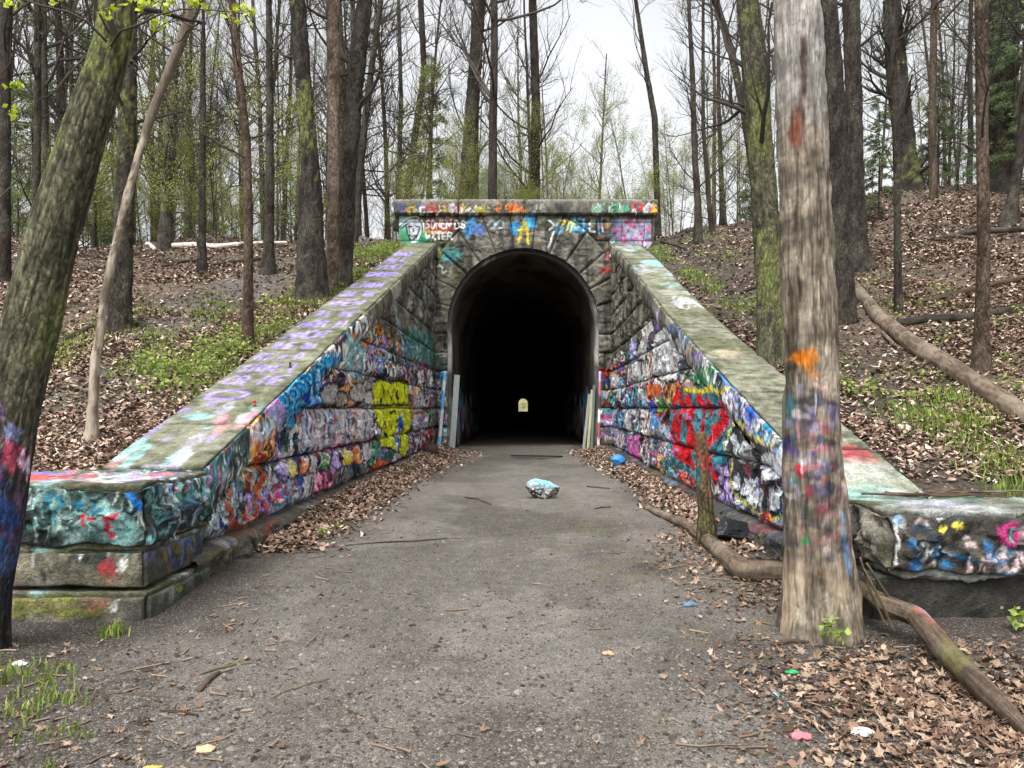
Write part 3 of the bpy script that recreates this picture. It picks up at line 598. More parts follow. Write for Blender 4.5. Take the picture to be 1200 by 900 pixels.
for k in range(16): FL.blob(rf.uniform(-4.3, -2.9), rf.uniform(.05, .4), .16, .1, srgb('8d8872'), .4, k+40)
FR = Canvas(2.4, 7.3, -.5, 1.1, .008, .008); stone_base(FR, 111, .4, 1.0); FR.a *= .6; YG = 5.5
for k in range(120): FR.blob(rf.uniform(2.6, 5.2), rf.uniform(.3, .72), rf.uniform(.01, .06), rf.uniform(.01, .05), [srgb('3f7fb8'), srgb('e6cdca'), srgb('1b1b1b'), srgb('23405c'), srgb('cfd3d0')][rf.integers(5)], .7, k)
for a, c, w in (([(1042,628),(1045,618),(1048,640),(1047,665)],'e6e6e2',.02), ([(1030,633),(1036,629),(1042,631)],'b8b8b0',.02), ([(1070,652),(1078,643),(1083,638),(1084,648),(1078,660)],'c9ccc8',.018), ([(1084,652),(1092,645),(1099,643),(1094,658),(1088,663)],'c9ccc8',.018), ([(1102,618),(1108,622)],'e0d25a',.03), ([(1120,617),(1129,616)],'e0d25a',.03)):
    FR.stroke(smoothline(FP(a, YG)), w, srgb(c))
FR.stroke([fpx(1183+8*math.cos(t), 625+9*math.sin(t), YG) for t in np.linspace(0, 6.3, 14)], .028, srgb('d8468c')); FR.stroke(FP([(1168,620),(1174,632)], YG), .03, srgb('d8468c'))
FR.stroke(smoothline(FP([(1182,630),(1186,620),(1190,622)], YG)), .014, srgb('8fd8cc'))
for k, ch in enumerate('IMNUW'): FR.letter(ch, fpx(1128+k*16, 665, YG)[0], fpx(0, 665, YG)[1], .07, .13, .028, srgb('e8cfcc'), rf, jit=.1, alpha=.8)
for k in range(30): FR.blob(rf.uniform(2.8, 4.4), rf.uniform(.3, .5), .05, .02, srgb('2f86c0'), .6, k+9)
FR.stroke(smoothline(FP([(998,580),(1008,576),(1010,584),(1000,590),(1010,594),(1002,602)], YG)), .03, srgb('5fc4b4'))
FL.warp = FR.warp = .25; TL.warp = TR.warp = .35; CL.warp = CR.warp = .5
def colL(f, p):
    if f in 'xX': return CL.sample(p[..., 1], p[..., 2])
    if f in 'zZ': return TL.sample(p[..., 1], p[..., 0])
    return FL.sample(p[..., 0], p[..., 2])
def colR(f, p):
    if f in 'xX': return CR.sample(p[..., 1], p[..., 2])
    if f in 'zZ': return TR.sample(p[..., 1], p[..., 0])
    return FR.sample(p[..., 0], p[..., 2])
def slab_col(base, y0):   # colours of a tilted slab are read at its tilted position
    def f(face, p):
        q = p.copy(); q[..., 2] += .325*(p[..., 1]-y0); return base(face, q)
    return f
xfr = lambda Y: 2.66+.34*sstep(Y, 12, 25)
xfl = lambda Y: 2.98+0*Y
wl_ = tag(empty('wing_wall', (-3.4, 15, 0)), 'graffiti covered stone wing wall left of the tunnel mouth with a yellow piece on it', 'wall')
child('wall_face', *wing(-1, CL, (6.6, 26.05), .13, xfl)[:2], M_STONE, wing(-1, CL, (6.6, 26.05), .13, xfl)[2], wl_)
cuts = [7.08, 8.26, 11.4, 14.4, 17.7, 21.2, 25.98]
for k, (a, b) in enumerate(zip(cuts[:-1], cuts[1:])):
    cell = .02 if b < 12 else .035
    zt = float(plane_top(a)); v, f, c = rough_box((-3.93, a+.006, zt-.45), (-2.93, b-.006, zt), cell, slab_col(colL, a), .03, .035, .035, 200+k, slope=.325, feat=3.5)
    child('coping_slab', v, f, M_COPE, c, wl_)
v, f, c = rough_box((-7.2, 5.8, .44), (-2.86, 7.07, .93), .014, colL, .05, .14, .05, 301, feat=4); child('end_cap_stone', v, f, M_STONE, c, wl_)
v, f, c = rough_box((-7.2, 5.80, .125), (-2.86, 6.9, .435), .02, colL, .02, .03, .04, 303, faces='xXyZ'); child('lower_course', v, f, M_STONE, c, wl_)
v, f, c = rough_box((-7.2, 5.745, -.3), (-2.80, 6.9, .12), .02, colL, .02, .035, .05, 305, faces='xXyZ'); child('plinth_course', v, f, M_STONE, c, wl_)
wr_ = tag(empty('wing_wall', (3.2, 15, 0)), 'graffiti covered stone wing wall right of the tunnel mouth with red and silver pieces', 'wall')
vv = wing(1, CR, (6.42, 26.05), .1, xfr); child('wall_face', vv[0], vv[1], M_STONE, vv[2], wr_)
cuts = [6.46, 7.55, 9.4, 10.7, 13.0, 15.2, 18.6, 22, 25.98]
for k, (a, b) in enumerate(zip(cuts[:-1], cuts[1:])):
    cell = .02 if b < 11 else .035
    zt = float(plane_top(a)); v, f, c = rough_box((xfr(a)-.04, a+.006, zt-.45), (xfr(a)+.8+.1*sstep(a, 12, 22), b-.006, zt), cell, slab_col(colR, a), .035, .04, .04, 240+k, slope=.325, shearx=xfr, feat=3.5)
    child('coping_slab', v, f, M_COPE, c, wr_)
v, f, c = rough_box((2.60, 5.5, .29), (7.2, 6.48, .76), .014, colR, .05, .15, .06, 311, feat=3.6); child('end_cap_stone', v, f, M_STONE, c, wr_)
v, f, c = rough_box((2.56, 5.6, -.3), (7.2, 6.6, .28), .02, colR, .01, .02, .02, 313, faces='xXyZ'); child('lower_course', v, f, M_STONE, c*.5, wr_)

# ---- portal
YP = 26.0; R0 = 2.56; ZS = 4.36
CPo = Canvas(-4.6, 4.8, -.5, 8.8, .015, .015); stone_base(CPo, 121, .72, 1.0); rp = np.random.default_rng(31)
def pp(px, py): return ((px-VX)/F*YP, EYE+(VY-py)/F*YP)
def PP(pts): return [pp(a, b) for a, b in pts]
CPo.warp = .3
CPo.blob(*pp(484,275), .7, .6, srgb('2f9a6a'), .8, 1); CPo.blob(*pp(475,262), .35, .3, srgb('8fc0c4'), .8, 2)
CPo.poly(PP([(474,262),(480,257),(490,257),(494,264),(493,276),(488,284),(483,285),(478,275)]), srgb('c9cdd6'))
for a in ([(468,266),(474,258),(484,254),(493,258),(496,268)], [(476,264),(477,273),(482,283),(489,277),(492,266)], [(479,266),(483,265)], [(487,265),(490,266)], [(484,268),(485,272)], [(480,276),(484,278),(488,275)], [(470,268),(478,262)]): CPo.stroke(smoothline(PP(a)), .05, BK)
CPo.stroke(smoothline(PP([(468,264),(476,256),(488,253),(496,260),(497,272)])), .04, srgb('e6e8ee'))
CPo.poly(PP([(497,256),(532,258),(532,270),(520,272),(498,268)]), srgb('a83a34'), .7); CPo.poly(PP([(496,268),(505,270),(525,271),(515,274),(500,273)]), srgb('e89a3a'))
for k, ch in enumerate('SONEN'): CPo.letter(ch, pp(499+k*6.2, 0)[0], pp(0, 268)[1], .13, .3, .04, srgb('e8e8ea'), rp)
for k, ch in enumerate('DS'): CPo.letter(ch, pp(533+k*7.5, 0)[0], pp(0, 268)[1], .16, .26, .05, WH)
for k, ch in enumerate('WXTER'): CPo.letter(ch, pp(499+k*6.4, 0)[0], pp(0, 281)[1], .15, .26, .045, srgb('e4e2de'), rp)
CPo.poly(PP([(496,282),(532,283),(532,289),(497,288)]), srgb('3a4a2c'), .6)
for x, c, r in ((548,'3f86c0',5),(553,'4f9ad0',6),(560,'5a74b8',8),(605,'2f9ad0',8),(622,'38a0dc',8),(618,'5fc0e0',5),(676,'2f86c8',9),(671,'3fa0dc',7),(684,'3f9ad0',6),(655,'6f9ab8',7),(723,'3fa0cc',4)):
    CPo.blob(*pp(x, 264+rp.uniform(-4, 8)), r*.03, .28, srgb(c), .75, x)
for x in (575, 585): CPo.stroke(smoothline(PP([(x-4,264),(x,259),(x+5,260),(x+5,267),(x,268)])), .06, srgb('a9c4cc'), .7)
for a, c, w in (([(608,285),(611,270),(615,257),(618,272),(619,286)],'d0ba34',.09), ([(607,271),(619,270)],'d0ba34',.08), ([(643,259),(650,265),(644,270)],'c9d0cc',.05), ([(652,264),(658,258),(663,260),(656,266)],'d8c85a',.06), ([(664,270),(668,258),(671,264),(668,272)],'d8cc50',.06), ([(673,258),(680,264),(673,271),(673,258)],'b9c25a',.05), ([(684,258),(684,272)],'d4dcdc',.05), ([(697,260),(691,260),(690,272),(697,272)],'e2e2de',.06), ([(690,266),(695,266)],'e2e2de',.05), ([(701,258),(702,274)],'58a8d8',.05), ([(705,258),(706,272)],'cfd6d6',.05), ([(643,290),(649,272)],'dfe3e6',.05), ([(541,262),(541,259)],'e8e8e8',.04)):
    CPo.stroke(smoothline(PP(a)), w, srgb(c), .95)
CPo.poly(PP([(724,257),(763,257),(762,291),(724,291)]), srgb('a59cb0'))
for k in range(110): CPo.blob(pp(rp.uniform(725, 762), 0)[0], pp(0, rp.uniform(258, 290))[1], .07, .07, [srgb('c8407c'), srgb('6f9aa8'), srgb('b9b0c4'), srgb('7a5a8c')][rp.integers(4)], .85, k)
CPo.poly(PP([(708,257),(723,257),(723,275),(710,275)]), srgb('6f4a60'), .7); CPo.poly(PP([(714,282),(718,279),(721,283),(717,288)]), WH)
for k in range(24): CPo.blob(pp(rp.uniform(693, 724), 0)[0], pp(0, rp.uniform(258, 290))[1], .12, .1, [srgb('3f7f9c'), srgb('8a7a3a'), srgb('2b2b2b'), srgb('8f4a5a')][rp.integers(4)], .6, k+300)
CPo.blob(*pp(717,299), .28, .22, srgb('b8646c'), .9, 17); CPo.text('WE', pp(712,0)[0], pp(0,302)[1], .13, .16, .03, srgb('e9dcdc'), rp)
CPo.blob(*pp(709,317), .25, .12, srgb('b04440'), .8, 19)
CPo.blob(*pp(527,300), .5, .3, srgb('4f9a9c'), .6, 20); CPo.stroke(PP([(516,292),(515,304)]), .12, srgb('a3a258'), .8); CPo.stroke(smoothline(PP([(510,313),(518,311),(519,322),(523,318)])), .06, srgb('b4c8a8'))
CPo.text('NED', pp(510,0)[0], pp(0,418)[1], .12, .22, .03, srgb('c9ccc9'), rp)
for _ in range(60): scribble(CPo, rp, rp.choice([-2.95, 2.65])+rp.uniform(-.2, .2), rp.uniform(.1, 2.6), rp.uniform(.12, .3))
CPo.blob(-2.8, 3.0, .4, .4, srgb('23514c'), .6, 4)
nx, nz = 300, 300
X, Z = np.meshgrid(np.linspace(-4.2, 4.42, nx), np.linspace(-.25, 8.04, nz), indexing='ij')
rad = np.hypot(X, Z-ZS); ang = np.arctan2(Z-ZS, X)
# snap to the arch
inside = np.where(Z > ZS, R0-rad, R0-np.abs(X))
cellsz = .032
snap = (inside > 0) & (inside < cellsz*1.3)
Xs = np.where(snap & (Z > ZS), X*(R0/np.maximum(rad, 1e-6)), X); Zs = np.where(snap & (Z > ZS), ZS+(Z-ZS)*(R0/np.maximum(rad, 1e-6)), Z)
Xs = np.where(snap & (Z <= ZS), np.sign(X)*R0, Xs)
dc, sc_, kc = courses(X, Z, 130, u0=-6, u1=6, lmin=.7, lmax=1.2)
nv = 13; aw = np.clip(ang/np.pi, 0, 1)*nv; vi = np.floor(aw); da = np.minimum(aw-vi, vi+1-aw)*np.pi/nv*rad
hv = hash3(vi.astype(int), vi.astype(int)*0, vi.astype(int)*0, 4); router = R0+.75+.65*np.sin(np.clip(ang, 0, np.pi))+(hv-.5)*.3
isv = (Z > ZS) & (rad < router)
dvs = np.minimum(da, router-rad); 
topc = (Z > 7.0) & (np.abs(X) > 3.0)
d = np.where(isv, dvs, np.minimum(dc, np.where(Z > ZS, rad-router, 9))); sid = np.where(isv, hash3(vi.astype(int), vi.astype(int)*0+3, vi.astype(int)*0, 9), sc_)
rel = stone_relief(X, Z, d, sid, 15, .05, .06)+np.where(isv, .03, 0)
flat = sstep(Z, 6.9, 7.0)*sstep(np.abs(X), 2.9, 3.0); rel = rel*(1-.75*flat)
c = CPo.sample(X, Z)*(1-.8*(1-sstep(d, .005, .03))[..., None])
fc = grid_faces(nx, nz); cen_in = (inside.ravel()[fc] > cellsz*.05+0).sum(1); bad = (np.where(snap, 0, inside).ravel()[fc] > 0).any(1)
po = tag(empty('tunnel_portal', (0, YP, 0)), 'dark stone tunnel portal with arched mouth and painted parapet course', 'tunnel portal')
child('portal_face', P3(Xs, YP-rel, Zs).reshape(-1, 3), fc[~bad], M_STONE, c.reshape(-1, 3), po)
# flanks and back of the portal mass
v, f, c = rough_box((-4.2, 26.03, 5.5), (4.42, 27.2, 8.03), .12, lambda f_, p: CPo.sample(p[..., 0], p[..., 2]), .01, .02, .03, 321, faces='xX'); child('portal_flank', v, f, M_STONE, c, po)
# reveal behind the voussoirs and concrete lining ring
def arch_curve(R, n=64, zb=-.2):
    th = np.linspace(0, np.pi, n); a = np.stack([R*np.cos(th), ZS+R*np.sin(th)], 1)
    lo = np.linspace(zb, ZS, 20)[:-1]; return np.concatenate([np.stack([np.full(19, R), lo], 1), a, np.stack([np.full(19, -R), lo[::-1]], 1)])
def sweep(curves, ys, colf, wob=0):
    n = len(curves[0]); V = np.concatenate([np.column_stack([c[:, 0], np.full(n, y), c[:, 1]]) for c, y in zip(curves, ys)])
    if wob: V = V+np.stack([fbm(V*1.5+i*9, 60+i)-.5 for i in range(3)], 1)*wob
    return V, grid_faces(len(ys), n), colf(V)
def colreveal(V):
    n = fbm(V*[3, 3, 1.2], 77, 4)
    return mix(np.broadcast_to(srgb('4c4b48'), V.shape), srgb('b8b6b0'), sstep(n-.12*sstep(V[:, 2], 4, 6), .45, .62)*.8)
A = arch_curve
v, f, c = sweep([A(R0), A(R0), A(2.44), A(2.42)], [YP-.02, YP+.2, YP+.2, YP+.5], colreveal); child('reveal', v, f, M_STONE, c, po, smooth=False)
CPo.warp = .3
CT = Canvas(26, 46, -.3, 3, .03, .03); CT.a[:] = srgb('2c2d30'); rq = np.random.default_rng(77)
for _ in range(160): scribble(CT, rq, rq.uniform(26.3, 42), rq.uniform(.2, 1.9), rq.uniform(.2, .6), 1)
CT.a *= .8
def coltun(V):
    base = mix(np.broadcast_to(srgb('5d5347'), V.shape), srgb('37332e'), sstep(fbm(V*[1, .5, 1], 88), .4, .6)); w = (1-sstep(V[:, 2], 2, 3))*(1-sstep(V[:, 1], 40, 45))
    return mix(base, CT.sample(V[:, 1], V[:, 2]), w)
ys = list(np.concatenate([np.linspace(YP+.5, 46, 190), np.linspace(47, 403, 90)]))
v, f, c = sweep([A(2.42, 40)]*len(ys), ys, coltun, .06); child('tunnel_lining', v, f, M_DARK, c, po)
# far portal wall
th = A(2.42, 40); o = [np.column_stack([th[:, 0], np.full(len(th), 403.0), th[:, 1]]), np.column_stack([th[:, 0]*2, np.full(len(th), 403.0), np.where(th[:, 1] > ZS, ZS+(th[:, 1]-ZS)*1.9, th[:, 1])])]
v = np.concatenate(o); child('far_portal', v, grid_faces(2, len(th)), M_STONE, np.full(v.shape, .1), po)
# parapet coping stones
CQ = Canvas(-4.6, 4.8, 7.8, 8.8, .015, .01); stone_base(CQ, 131, .8, .8)
CQ.a = mix(CQ.a, srgb('84807a'), sstep(CQ.V, 8.38, 8.5)*.7)
for x0, x1, cs, nn in ((464,536,('e6e4e0','2a2a2a','b9aa4a','c05a50','b9b5d6','3a5a9c'),26), (540,575,('d8d6d2','2a2a2a','b9b04a'),12), (576,613,('d8703a','e89a4a','2a2a2a'),16), (616,640,('9a9a94','3a3a38'),6), (693,735,('5fb08c','c8c8c4','2b2b2b'),14), (738,764,('d8343a','e8c050','e4e4e0','5a9ac0'),14)):
    for k in range(nn):
        x = rp.uniform(x0, x1); c_ = srgb(cs[rp.integers(len(cs))]); CQ.letter(rp.choice(list(LET)), pp(x, 0)[0], pp(0, rp.uniform(248, 252))[1], .16, rp.uniform(.15, .28), .045, c_, rp, alpha=.85)
for a, b in ((-4.36, -2.18), (-2.16, .05), (.07, 2.28), (2.30, 4.54)):
    v, f, c = rough_box((a, 25.82, 8.04), (b, 27.4, 8.55), .035, lambda f_, p: CQ.sample(p[..., 0], np.where(f_ == 'Z', 8.6, p[..., 2])), .02, .03, .03, int(a*100)+900, feat=3); child('parapet_stone', v, f, M_STONE, c, po)
# ------------------------------------------------------------------ trees
def frames(P):
    T = np.gradient(P, axis=0); T /= np.linalg.norm(T, axis=1)[:, None]+1e-9
    a = np.array([0, -1, 0.]) if abs(T[0, 1]) < .9 else np.array([1, 0, 0.])
    N = np.zeros_like(T)
    for i in range(len(T)):
        a = a-T[i]*a.dot(T[i]); a /= np.linalg.norm(a)+1e-9; N[i] = a
    return T, N, np.cross(T, N)
def resample(P, R, step):
    P = np.asarray(P, float); R = np.asarray(R, float); s = np.concatenate([[0], np.cumsum(np.linalg.norm(np.diff(P, axis=0), axis=1))])
    n = max(3, int(s[-1]/step)); t = np.linspace(0, s[-1], n)
    Q = np.stack([np.interp(t, s, P[:, i]) for i in range(3)], 1)
    for _ in range(max(1, n//30)):
        Q[1:-1] = (Q[:-2]+2*Q[1:-1]+Q[2:])/4
    return Q, np.interp(t, s, R), t
def tube_batch(items, nseg):
    """items: list of (points, radii); light tubes merged; returns verts, faces"""
    V = []; Fc = []; off = 0; th = np.arange(nseg)*2*np.pi/nseg
    for P, R in items:
        P = np.asarray(P, float); T, N, B = frames(P)
        ring = P[:, None]+np.asarray(R)[:, None, None]*(np.cos(th)[None, :, None]*N[:, None]+np.sin(th)[None, :, None]*B[:, None])
        m = len(P); i = np.arange(m-1)[:, None]*nseg; j = np.arange(nseg)[None]; k = (j+1) % nseg
        Fc.append(np.stack([i+j, i+k, i+nseg+k, i+nseg+j], -1).reshape(-1, 4)+off); V.append(ring.reshape(-1, 3)); off += m*nseg
    if not V: return np.zeros((0, 3)), np.zeros((0, 4), int)
    return np.concatenate(V), np.concatenate(Fc)
def bark_tube(P, R, nseg=40, step=.03, ridge=.06, kring=9, lump=.05, seed=0, flare=0, colf=None, cap=True, furrow=1.0):
    Q, r, s = resample(P, R, step); T, N, B = frames(Q); th = np.arange(nseg)*2*np.pi/nseg
    S_, TH = np.meshgrid(s, th, indexing='ij'); cx, sx = np.cos(TH), np.sin(TH)
    mid = (np.interp(s, s, r))[:, None]
    p = P3(cx*kring/3.1, sx*kring/3.1, S_*2.2+seed); rd = 1-np.abs(fbm(p*1.2, seed, 4)-.5)*4*furrow; rd = np.clip(rd, -1, 1)
    big = fbm(P3(cx*1.2, sx*1.2, S_*1.1+seed), seed+5, 3)-.5
    rad = mid*(1+lump*4*big-ridge*np.clip(rd, 0, 1)*2)
    if flare:
        fl = np.exp(-S_/.28)*flare; rad = rad*(1+fl*(.7+.7*np.cos(TH*5+seed)*.6+.2))
    V = Q[:, None]+rad[..., None]*(cx[..., None]*N[:, None]+sx[..., None]*B[:, None])
    m = len(Q); i = np.arange(m-1)[:, None]*nseg; j = np.arange(nseg)[None]; k = (j+1) % nseg
    Fq = np.stack([i+j, i+k, i+nseg+k, i+nseg+j], -1).reshape(-1, 4)
    C = colf(S_, TH, V, rd) if colf else np.full(V.shape, .1)
    V = V.reshape(-1, 3); C = C.reshape(-1, 3); F_ = [Fq]
    if cap:
        V = np.concatenate([V, Q[-1:]+T[-1:]*r[-1]*.2, Q[:1]]); C = np.concatenate([C, C[-1:], C[:1]]); a = (m-1)*nseg; n = len(V)
        jj = np.arange(nseg); F_.append(np.stack([a+jj, a+(jj+1) % nseg, np.full(nseg, n-2)], 1)); F_.append(np.stack([(jj+1) % nseg, jj, np.full(nseg, n-1)], 1))
    return V, F_, C
def grow(rng, p, d, L_, r, depth, out, leaves=None, droop=0.0, split=(3, 6), up=.25, ends=None):
    n = 7 if depth > 0 else 4; P = [np.array(p, float)]; d = np.array(d, float)
    for k in range(n):
        d = d+rng.normal(0, .13, 3)+np.array([0, 0, up*.25-droop*k/n]); d /= np.linalg.norm(d); P.append(P[-1]+d*L_/n)
    P = np.array(P); R = r*np.linspace(1, .3, len(P)); out.setdefault(depth, []).append((P, R))
    if depth > 0:
        for _ in range(int(rng.integers(*split))):
            t = rng.uniform(.2, 1); i = min(int(t*n), n-1); q = P[i]+(P[i+1]-P[i])*(t*n-i)
            a = rng.normal(0, 1, 3); a -= a.dot(d)*d; a /= np.linalg.norm(a)+1e-9
            nd = d*rng.uniform(.5, .9)+a*rng.uniform(.5, .9)+np.array([0, 0, up*.6]); nd /= np.linalg.norm(nd)
            grow(rng, q, nd, L_*rng.uniform(.35, .62), r*(1-.6*t)*.6, depth-1, out, leaves, droop, split, up, ends)
    elif leaves is not None:
        for t in rng.uniform(.2, 1, leaves):
            i = min(int(t*n), n-1); ends.append(P[i]+rng.normal(0, .05, 3))
def leaf_cards(rng, pts, size, cols, nper=1, spread=.06, flat=.5, elong=1.0):
    """small folded four-corner leaves at points"""
    pts = np.repeat(np.asarray(pts, float), nper, 0); n = len(pts)
    if n == 0: return np.zeros((0, 3)), np.zeros((0, 4), int), np.zeros((0, 3))
    c = pts+rng.normal(0, spread, (n, 3)); a = rng.normal(0, 1, (n, 3)); a[:, 2] *= flat; a /= np.linalg.norm(a, axis=1)[:, None]
    b = rng.normal(0, 1, (n, 3)); b[:, 2] *= flat; b -= (a*b).sum(1)[:, None]*a; b /= np.linalg.norm(b, axis=1)[:, None]; s = (size*rng.uniform(.55, 1.35, n))[:, None]
    nn = np.cross(a, b)
    v = np.stack([c-a*s*.5*elong, c+b*s*.32+nn*s*.1, c+a*s*.5*elong, c-b*s*.32+nn*s*.1], 1).reshape(-1, 3)
    f = np.arange(n*4).reshape(n, 4); cc = np.array(cols)[rng.integers(len(cols), size=n)]*rng.uniform(.7, 1.25, (n, 1))
    return v, f, np.repeat(cc, 4, 0)
BARKS = {'grey': ('55504a', '2e2b28', '6c6a5c'), 'dark': ('453f39', '241f1d', '57544a'), 'mossy': ('5e5c49', '312f26', '6f7546'), 'brown': ('5a4c40', '332b24', '6b5f50'), 'tan': ('77685a', '463a30', '8d8172')}
def barkcol(kind, seed=0, moss=.0):
    a, b, c = [srgb(x) for x in BARKS[kind]]
    def f(S_, TH, V, rd):
        n = fbm(V*[4, 4, 1.5]+seed, seed, 4); m = fbm(V*[1.5, 1.5, .9]+seed, seed+3, 4); fine = fbm(V*[22, 22, 9], seed+8, 3)
        col = mix(np.broadcast_to(a, V.shape), b, sstep(rd, .45, .95)*.75); col = mix(col, c, sstep(n, .5, .62)*.6)
        if moss: col = mix(col, srgb('737a42'), sstep(m*.8+fine*.5, .82-moss*.22, .95-moss*.15)*.8)
        return col*(.5+.65*fine[..., None])
    return f
YG_ = [srgb('959c50'), srgb('858f45'), srgb('abb062'), srgb('707a40')]
DG_ = [srgb('6c7a56'), srgb('5a6a4a'), srgb('7c8a60'), srgb('4c5c44')]
def limbs(rng, P, R, n, tlo, Lr, depth=2, leaves=None, ends=None, droop=0, split=(3, 6), up=.3, rk=.38):
    out = {}
    s = np.linspace(0, 1, len(P))
    for t in np.sort(rng.uniform(tlo, .98, n)):
        q = np.array([np.interp(t, s, P[:, i]) for i in range(3)]); r = np.interp(t, s, R)
        az = rng.uniform(0, 2*np.pi); e = rng.uniform(.1, .9)
        grow(rng, q, (math.cos(az), math.sin(az), e), rng.uniform(*Lr)*(1.15-.6*t), max(r*rk, .008), depth, out, leaves, droop, split, up, ends)
    return out
def branch_mesh(out):
    Vs, Fs, off = [], [], 0
    for dp, items in out.items():
        v, f = tube_batch(items, 5 if dp >= 2 else 3 if dp == 0 else 4); Vs.append(v); Fs.append(f+off); off += len(v)
    return np.concatenate(Vs), np.concatenate(Fs)
def make_proto(name, rng, H_, r, kind, nl, leaves, leafsize, leafcols, lean=.02, tlo=.3, Lr=(2, 5), droop=0, nper=2, moss=0, split=(3, 6), elong=1):
    root = empty(name); n = 14; P = [np.zeros(3)]; d = np.array([rng.normal(0, lean), rng.normal(0, lean), 1.])
    for k in range(n): d = d+np.array([*rng.normal(0, .025, 2), 0]); d /= np.linalg.norm(d); P.append(P[-1]+d*H_/n)
    P = np.array(P); P[0, 2] -= .5; R = r*np.linspace(1.15, .22, len(P))**.9
    v, f, c = bark_tube(P, R, 14, .25, .05, 6, .03, int(rng.integers(99)), .35, barkcol(kind, int(rng.integers(99)), moss)); new_mesh('trunk', v, f, M_BARK, c, True, root)
    ends = []; out = limbs(rng, P, R, nl, tlo, Lr, 2, leaves, ends, droop, split)
    v, f = branch_mesh(out); base = srgb('5a544d')*.7; new_mesh('branches', v, f, M_TWIG, np.broadcast_to(base, v.shape), True, root)
    if leafsize and len(ends):
        v, f, c = leaf_cards(rng, ends, leafsize, leafcols, nper, .09, .6, elong); new_mesh('crown', v, f, M_GREEN, c, False, root)
    return root
rg = np.random.default_rng(3)
protos = []
for i in range(6): protos.append(make_proto('forest_tree', rg, rg.uniform(15, 21), rg.uniform(.11, .2), ['dark', 'grey', 'dark', 'grey', 'brown', 'mossy'][i], 30, (1 if i % 2 else 2), .035, YG_, Lr=(2.2, 5.2), nper=1, split=(4, 8), tlo=.22))
for i in range(4): protos.append(make_proto('forest_tree', rg, rg.uniform(9, 14), rg.uniform(.045, .08), ['dark', 'grey', 'dark', 'brown'][i], 20, 1, .035, YG_, lean=.07, Lr=(1.5, 3.5), nper=2, split=(4, 8), tlo=.15))
sap = [make_proto('leafy_sapling', rg, rg.uniform(3.5, 6.5), .03, 'grey', 22, 4, .046, YG_, lean=.08, tlo=.12, Lr=(.9, 2.2), nper=3) for i in range(4)]
def conifer(rng, H_, r):
    root = empty('evergreen_tree'); P = np.array([[rng.normal(0, .01)*k, rng.normal(0, .01)*k, k*H_/12-.4*(k == 0)] for k in range(13)]); R = r*np.linspace(1.1, .12, 13)
    v, f, c = bark_tube(P, R, 14, .25, .05, 6, .03, 3, .3, barkcol('dark', 5)); new_mesh('trunk', v, f, M_BARK, c, True, root)
    items, ends, dirs = [], [], []
    for t in np.linspace(.12, .99, 80):
        q = P[0]*0+np.array([np.interp(t, np.linspace(0, 1, 13), P[:, i]) for i in range(3)]); az = rng.uniform(0, 6.3); L_ = (1.05-t)*H_*.26+.4
        pts = [q+np.array([math.cos(az)*s_*L_, math.sin(az)*s_*L_, L_*(.18*s_-.42*s_*s_)]) for s_ in np.linspace(0, 1, 7)]; items.append((np.array(pts), np.linspace(.022, .004, 7)))
        for s_ in rng.uniform(.15, 1, int(10*L_)):
            o = q+np.array([math.cos(az)*s_*L_, math.sin(az)*s_*L_, L_*(.18*s_-.42*s_*s_)]); w = (1.1-s_)*L_*.35
            side = rng.uniform(-1, 1)*w; e = o+np.array([-math.sin(az)*side+math.cos(az)*abs(side)*.5, math.cos(az)*side+math.sin(az)*abs(side)*.5, -.12*abs(side)])
            for u in np.linspace(.1, 1, 7): ends.append(o*(1-u)+e*u)
    v, f = tube_batch(items, 4); new_mesh('branches', v, f, M_TWIG, np.broadcast_to(srgb('3a322c'), v.shape), True, root)
    v, f, c = leaf_cards(rng, ends, .075, DG_, 3, .07, .35, 1.6); new_mesh('crown', v, f, M_GREEN, c, False, root)
    return root
conif = [conifer(np.random.default_rng(60+i), 9+3*i, .1+.04*i) for i in range(2)]

# background individuals
def place(proto, first, x, y, sc, rz, label, cat, group, sink=0):
    o = proto if first else copy_tree(proto)
    z = float(Hhill(x, y)); o.location = (x, y, z-sink); o.rotation_euler = (0, 0, rz); o.scale = (sc*.85, sc*.85, sc*1.05)
    tag(o, label, cat, group); return o
used = {}
def put(proto, *a, **k):
    f = proto.name not in used; used[proto.name] = 1; return place(proto, f, *a, **k)
rb = np.random.default_rng(12); pts = []
def far_enough(x, y, d):
    return all((x-a)**2+(y-b)**2 > d*d for a, b in pts)
cnt = 0
while cnt < 185:
    y = rb.uniform(27.5, 78); u = rb.uniform(-50, 1250); x = (u-VX)/F*y
    w = 1.0 if u < 440 else .4 if u < 640 else .22 if u < 860 else .55
    if rb.random() > w or not far_enough(x, y, 1.1): continue
    if 640 < u < 860 and y < 36: continue
    pts.append((x, y)); big = rb.random() < .55; pr = protos[rb.integers(0, 6)] if big else protos[rb.integers(6, 10)]
    if u < 440: lab, grp = 'slim trunk crowded among many others in the wood on the left crest', 'trunks of the left wood'
    elif u < 800: lab, grp = 'slender bare tree standing beyond the portal parapet against white sky', 'bare trees behind the parapet'
    else: lab, grp = 'slim bare tree standing far back on the right hilltop among others', 'trees on the right hilltop'
    put(pr, x, y, rb.uniform(.85, 1.2), rb.uniform(0, 6.3), lab, 'tree', grp); cnt += 1
cnt = 0
